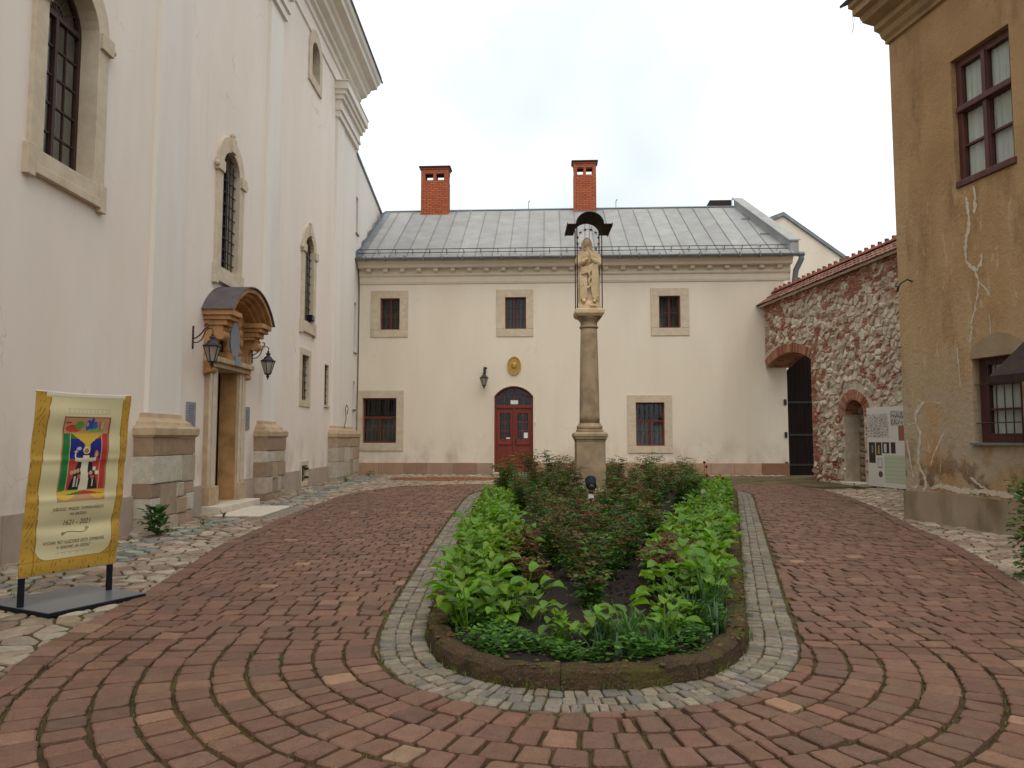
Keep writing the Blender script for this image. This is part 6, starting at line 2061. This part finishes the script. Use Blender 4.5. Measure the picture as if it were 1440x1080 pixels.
while y < 18.5:
    kx = crossings(KERB, y)
    for k in range(2 if y < 7.2 else 3):
        hp.append((kx[1] - .27 - (k + R.uniform(-.25, .25)) * .24 - .03, y + R.uniform(-.1, .1), 'r', k, round((y - 5.9) / .27)))
    y += .27
near = sorted(range(len(hp)), key=lambda i: hp[i][1])[:22]
for i, (x, y, sd_, k_, j_) in enumerate(hp):
    hosta(x, y, R.uniform(.85, 1.15) * (.85 if y > 10 else 1), i in near, ZL(sd_, y, k_, j_), 'left border clumps' if sd_ == 'l' else 'right border clumps')
for x, y, s_, l in ((-.02, 5.75, 1.0, 'bright clump standing out from the left border towards the bare soil'), (.12, 5.6, 1.1, 'tall bright clump at the left edge of the bare soil, nearest the camera'), (.30, 5.05, .95, 'bright clump just left of the middle of the front kerb'), (.46, 4.98, .8, 'small bright clump at the middle of the front kerb'), (.62, 4.92, .75, 'small bright clump beside the strap-leaved tufts at the front kerb'),
                    (.75, 5.05, .9, 'bright clump right of the middle of the front kerb'), (.95, 5.0, .85, 'bright clump between front kerb and bare soil, right of middle'), (1.02, 5.15, .8, 'bright clump at the right corner of the bare soil'), (1.12, 5.3, .8, 'bright clump where the front planting meets the right border')):
    hosta(x, y, s_, True, l, 'front clumps')

# --- roses
def rose_mesh(h, red, seed):
    rr = random.Random(seed)
    lf = MB(); cn = MB()
    for k in range(rr.randint(8, 11)):
        a = rr.uniform(0, 6.28); ln = rr.uniform(.12, .5); hh = h * rr.uniform(.65, 1.05)
        pts = []; 
        for i in range(7):
            t = i / 6
            pts.append((ln * h * .75 * t ** 1.3 * math.cos(a) + rr.uniform(-.02, .02), ln * h * .75 * t ** 1.3 * math.sin(a) + rr.uniform(-.02, .02), hh * t))
        cn.tube(pts, [.006 - .0006 * i for i in range(7)], 5, False)
        nl = int(18 * h / .8)
        for j in range(nl):
            t = .15 + .85 * (j + rr.random()) / nl
            q = t * 6; i = min(5, int(q)); f = q - i
            p = Vector(pts[i]).lerp(Vector(pts[i + 1]), f)
            az = rr.uniform(0, 6.28); el = rr.uniform(-.35, .5)
            ax = Vector((math.cos(az) * math.cos(el), math.sin(az) * math.cos(el), math.sin(el)))
            side = Vector((-math.sin(az), math.cos(az), 0)); nrm = ax.cross(side)
            RL = rr.uniform(.08, .15)
            isred = rr.random() < red * max(0, (t - .45) / .55) * 1.6
            if isred: c = rr.choice([(.16, .075, .02), (.19, .105, .025), (.15, .10, .024), (.15, .045, .02)])
            else: c = rr.choice([(.075, .18, .02), (.11, .24, .026), (.06, .14, .022), (.15, .29, .034), (.08, .18, .034)])
            for (fx, fs_) in ((1.0, 0), (.7, 1), (.7, -1), (.38, 1), (.38, -1)):
                b = p + ax * RL * fx * .9 + side * fs_ * .006
                d = (ax * (1 if fs_ == 0 else .45) + side * fs_ * .9 + Vector((0, 0, rr.uniform(-.25, .1)))).normalized()
                s2 = nrm.cross(d).normalized(); u2 = d.cross(s2)
                L = rr.uniform(.045, .075); W = L * .68
                vs = [b, b + d * L * .5 + s2 * W * .5 + u2 * .006, b + d * L, b + d * L * .5 - s2 * W * .5 + u2 * .006, b + d * L * .5 - u2 * .003]
                kk = rr.uniform(.75, 1.25)
                lf.add([tuple(v) for v in vs], [(0, 1, 4), (1, 2, 4), (2, 3, 4), (3, 0, 4)], tuple(x * kk for x in c))
    return lf.mesh('foliage', 'leaf', False, False), cn.mesh('canes', 'stem', True, False)
rng_ = (.32, .5, .14, .4, .6)
rose_tall = [rose_mesh(.85, rng_[i], 10 + i) for i in range(5)]
rose_low = [rose_mesh(.5, .35, 30 + i) for i in range(3)]
rose_red = [rose_mesh(.42, .75, 50 + i) for i in range(3)]
def rose(x, y, meshes, s_, label, group, name='rose_bush'):
    r_ = empty(name, (x, y, gz(y) + soil_h(x, y) - .02), label, 'bush', group, R.uniform(0, 6.28))
    f, c = R.choice(meshes)
    for nm, me in (('foliage', f), ('canes', c)):
        o = bpy.data.objects.new(nm, me); COL.objects.link(o); o.parent = r_; o.scale = (s_, s_, s_)
for x_, y_, m_, s_, l_ in ((.57, 6.05, rose_low, .80, 'small green rose nearest the camera, alone in the bare soil'), (.64, 6.55, rose_low, 1.0, 'rose directly behind the foremost small one in the bare soil'), (.50, 7.05, rose_tall, .60, 'rose bush left in the third row of the central file'), (.88, 7.1, rose_tall, .62, 'rose bush right in the third row of the central file')):
    rose(x_, y_, m_, s_, l_, 'rose bushes')
for x_, y_, m_, s_ in ((.36, 7.65, rose_tall, .66), (.72, 7.6, rose_tall, .72), (1.08, 7.7, rose_tall, .7), (.5, 8.2, rose_tall, .74), (.9, 8.2, rose_tall, .8), (1.28, 8.25, rose_tall, .74), (.3, 8.75, rose_tall, .7), (.7, 8.8, rose_tall, .84), (1.15, 8.8, rose_tall, .8), (1.6, 8.9, rose_tall, .7)):
    rose(x_, y_, m_, s_, RL_(x_, y_), 'rose bushes')
y = 9.3
while y < 19.2:
    kx = crossings(KERB, y); a, b = kx[0] + .95, kx[1] - 1.0
    if y > 13: a, b = kx[0] + .6, kx[1] - .75
    if y > 15.5: a = kx[0] + .3
    n = max(2, round((b - a) / .62))
    for i in range(n):
        x = a + (b - a) * (i + .5 + R.uniform(-.25, .25)) / n
        if math.hypot(x - CX, y - CY) < .5: continue
        if abs(x - .98) < .35 and 8.6 < y < 10.2: 
            rose(x, y, rose_low, .95, RL_(x, y), 'rose bushes'); continue
        rose(x, y + R.uniform(-.2, .2), rose_tall, R.uniform(.55, .95) * (1.05 if y > 15 else 1), RL_(x, y), 'rose bushes')
    y += .62
for x, y in ((-.02, 7.0), (.10, 7.45), (.05, 7.95), (.12, 6.55), (.10, 8.5), (1.35, 6.85), (1.48, 7.25), (1.6, 7.7), (1.25, 6.5), (1.75, 8.15)):
    rose(x, y, rose_red, R.uniform(.8, 1.05), 'low rose with dark red young leaves at the edge of the bare soil', 'red-leaved low roses', 'red_leaved_rose')
for x, y, s_, l in ((-.25, 16.6, 1.15, 'tall leafy rose shoots rising before the red door'), (.35, 18.9, 1.22, 'tall leafy rose bush left of the column pedestal'), (.9, 18.6, 1.2, 'high rose bush between red door and column'), (3.2, 18.4, 1.15, 'high reddish rose bush right of the column pedestal')):
    rose(x, y, rose_tall, s_, l, 'tall roses at the back')

# --- low ground cover at the front of the bed
gc = MB()
for _ in range(10500):
    a = R.uniform(PI, 2 * PI); x, y = R.uniform(-.5, 1.5), R.uniform(4.55, 5.6)
    if not inside(BED_IN, x, y): continue
    e = math.hypot((x - .47) / 1.0, (y - 5.45) / .95)
    if math.sin(x * 7.3 + 1) * math.sin(y * 9.1 + x * 4) < -.35 + R.uniform(-.1, .1): continue
    if e < .60 + R.uniform(-.1, .1) and not (x < -.05 or x > 1.1): continue
    z = gz(y) + soil_h(x, y) + R.uniform(.0, .07 + .07 * abs(math.sin(x * 5 + y * 3)))
    az = R.uniform(0, 6.28); L = R.uniform(.025, .055); el = R.uniform(-.3, .4)
    d = Vector((math.cos(az) * math.cos(el), math.sin(az) * math.cos(el), math.sin(el))); s2 = Vector((-math.sin(az), math.cos(az), 0))
    b = Vector((x, y, z)); W = L * R.uniform(.5, .8)
    gc.add([tuple(v) for v in (b, b + d * L * .5 + s2 * W * .5, b + d * L, b + d * L * .5 - s2 * W * .5)], [(0, 1, 2, 3)], jit(R.choice([(.075, .21, .02), (.11, .28, .026), (.055, .16, .018), (.14, .32, .034)]), .15))
tag(gc.build('ground_cover', 'leaf', recalc=False), 'low small-leaved green ground cover along the front kerb', 'ground cover', kind='stuff')
# --- tufts of narrow leaves
def tuft_plant(x, y, n, L, label, cols, name='daylily_tuft', w=.009):
    mb = MB()
    z = gz(y) + soil_h(x, y)
    for _ in range(n):
        blade(mb, x + R.uniform(-.05, .05), y + R.uniform(-.05, .05), z, L * R.uniform(.6, 1.1), w * R.uniform(.7, 1.3), R.uniform(0, 6.28), R.uniform(.2, 1.0), jit(R.choice(cols), .15), .6, 6)
    r_ = empty(name, (x, y, z), label, 'plant', 'tufts of narrow leaves')
    mb.build('blades', 'leaf', r_, recalc=False)
GT = [(.05, .14, .04), (.08, .18, .06), (.12, .2, .1), (.06, .15, .03)]
for x, y, n, L, l in ((1.25, 5.45, 34, .34, 'inside the right front corner of the bed'), (1.45, 5.7, 34, .36, 'along the right kerb, second from the front'), (1.38, 5.25, 26, .26, 'along the right kerb, nearest the camera'), (.66, 4.78, 26, .26, 'at the front kerb right of its middle'), (.55, 4.85, 22, .28, 'behind the front kerb near its middle'), (.85, 4.8, 22, .24, 'rightmost of those at the front kerb'), (.50, 4.72, 14, .22, 'small and leftmost at the front kerb'), (1.55, 6.0, 26, .34, 'along the right kerb, furthest from the camera')):
    tuft_plant(x, y, n, L, 'tuft of narrow arching leaves ' + l, GT)
for x, y, l in ((.70, 4.83, 'foremost of the pair at the front kerb'), (.74, 4.9, 'rear one of the pair at the front kerb'), (.98, 4.85, 'standing alone right of the pair at the front kerb')):
    tuft_plant(x, y, 9, .3, 'upright strap-shaped leaves, ' + l, [(.09, .22, .04), (.12, .25, .05)], 'tulip_leaves', .02)
def tulip(x, y, h, c, label):
    z = gz(y) + .13
    r_ = empty('tulip', (x, y, z), label, 'flower', 'tulips in the right border')
    b = MB(); b.tube([(x, y, z), (x + .01, y, z + h)], .005, 6); b.build('stem', 'stem', r_)
    for k in range(6):
        a = k * PI / 3
        p = MB(); ca_, sa_ = math.cos(a), math.sin(a)
        P = lambda r_, w, zz: (x + .01 + ca_ * r_ - sa_ * w, y + sa_ * r_ + ca_ * w, z + h + zz)
        p.add([P(.004, 0, 0), P(.026, .018, .02), P(.03, .016, .045), P(.02, 0, .07), P(.03, -.016, .045), P(.026, -.018, .02)], [(0, 1, 2, 3), (0, 3, 4, 5)], c)
        p.build('petal', 'leaf', r_, recalc=False)
    lf = MB()
    for k in range(3): blade(lf, x, y, z, .24, .016, R.uniform(0, 6.28), .5, (.07, .16, .06), .5, 5)
    lf.build('leaf', 'leaf', r_, recalc=False)
for x, y, h, c, l in ((4.5, 18.0, .62, (.42, .02, .012), 'upper of two red tulips at the far right of the bed'), (4.52, 17.9, .52, (.42, .02, .012), 'lower of two red tulips at the far right of the bed'),
                      (4.05, 16.0, .42, (.40, .03, .015), 'red tulip in the right border before the far pair'), (4.55, 16.6, .32, (.40, .05, .02), 'orange-red tulip near the right kerb'), (2.62, 10.6, .5, (.6, .55, .5), 'white tulip in the right border')):
    tulip(x, y, h, c, l)

# --- burdock at the pilaster, weeds at the wall, climber on the right
def weed(name, x, y, n, L, spread, label, cols, h=.0):
    r_ = empty(name, (x, y, gz(y)), label, 'plant')
    mb = MB()
    for i in range(n):
        az = R.uniform(0, 6.28); ln = L * R.uniform(.6, 1.15)
        vs, fs = leaf_pts(ln, ln * .75, .25, R.uniform(.3, .9), 5)
        rot = Matrix.Rotation(az, 3, 'Z') @ Matrix.Rotation(R.uniform(-.6, .1), 3, 'Y')
        ox = spread * R.random(); b = Vector((x + math.cos(az) * ox, y + math.sin(az) * ox, gz(y) + R.uniform(.03, h + .05)))
        mb.add([tuple(rot @ Vector(p) + b) for p in vs], fs, jit(R.choice(cols), .15))
    mb.build('foliage', 'leaf', r_, recalc=False, smooth=True)
    s_ = MB()
    for i in range(5):
        az = R.uniform(0, 6.28); s_.tube([(x, y, gz(y)), (x + spread * .6 * math.cos(az), y + spread * .6 * math.sin(az), gz(y) + h * .9 + .03)], .006, 5)
    s_.build('stems', 'stem', r_)
WG = [(.05, .14, .025), (.07, .18, .03), (.04, .11, .02)]
weed('burdock', -5.2, 10.75, 90, .14, .17, 'leafy green weed at the foot of the nearest church pilaster', WG, .36)
weed('wall_weed', -5.15, 22.3, 16, .07, .1, 'small weed at the foot of the church wall before the far pilaster', WG, .12)
weed('wall_weed', -5.1, 25.5, 24, .08, .2, 'spreading weed at the far corner of the church wall', WG, .12)
weed('wall_weed', -5.2, 13.15, 9, .05, .06, 'tiny weed at the left end of the portal step', WG, .06)
weed('wall_weed', 8.9, 19.6, 22, .07, .16, 'low weed in front of the niche step', WG, .08)
weed('wall_weed', -5.1, 12.1, 14, .05, .1, 'mossy weed at the right foot of the nearest pilaster', [(.12, .16, .03), (.09, .13, .03)], .04)
iv = empty('climbing_plant', (5.22, 7.6, gz(7.6)), 'bright green climbing plant at the right edge of the picture', 'plant')
lf = MB(); sm2 = MB()
for k in range(4):
    x0, y0 = 5.22 + R.uniform(-.05, .05), 7.6 + R.uniform(-.05, .05)
    pts = [(x0 + .06 * math.sin(i * 1.3 + k), y0 + .06 * math.cos(i * 1.1 + k), gz(7.6) + i * .12) for i in range(9)]
    sm2.tube(pts, .006, 5)
for i in range(420):
    z = gz(7.6) + R.uniform(.02, 1.05)
    a = R.uniform(0, 6.28); q = R.uniform(.02, .19)
    b = Vector((5.22 + q * math.cos(a), 7.6 + q * math.sin(a), z))
    L = R.uniform(.05, .085)
    vs, fs = leaf_pts(L, L * .95, .3, R.uniform(.3, .8), 4)
    rot = Matrix.Rotation(a + R.uniform(-.6, .6), 3, 'Z') @ Matrix.Rotation(R.uniform(-.2, .8), 3, 'Y')
    lf.add([tuple(rot @ Vector(p) + b) for p in vs], fs, jit(R.choice([(.10, .22, .03), (.14, .27, .035), (.07, .16, .025)]), .15))
lf.build('foliage', 'leaf', iv, recalc=False, smooth=True); sm2.build('stems', 'stem', iv)
MB().tube([(5.22, 7.6, gz(7.6)), (5.22, 7.6, 1.3)], .02, 8).build('stake', 'gatewood', iv)
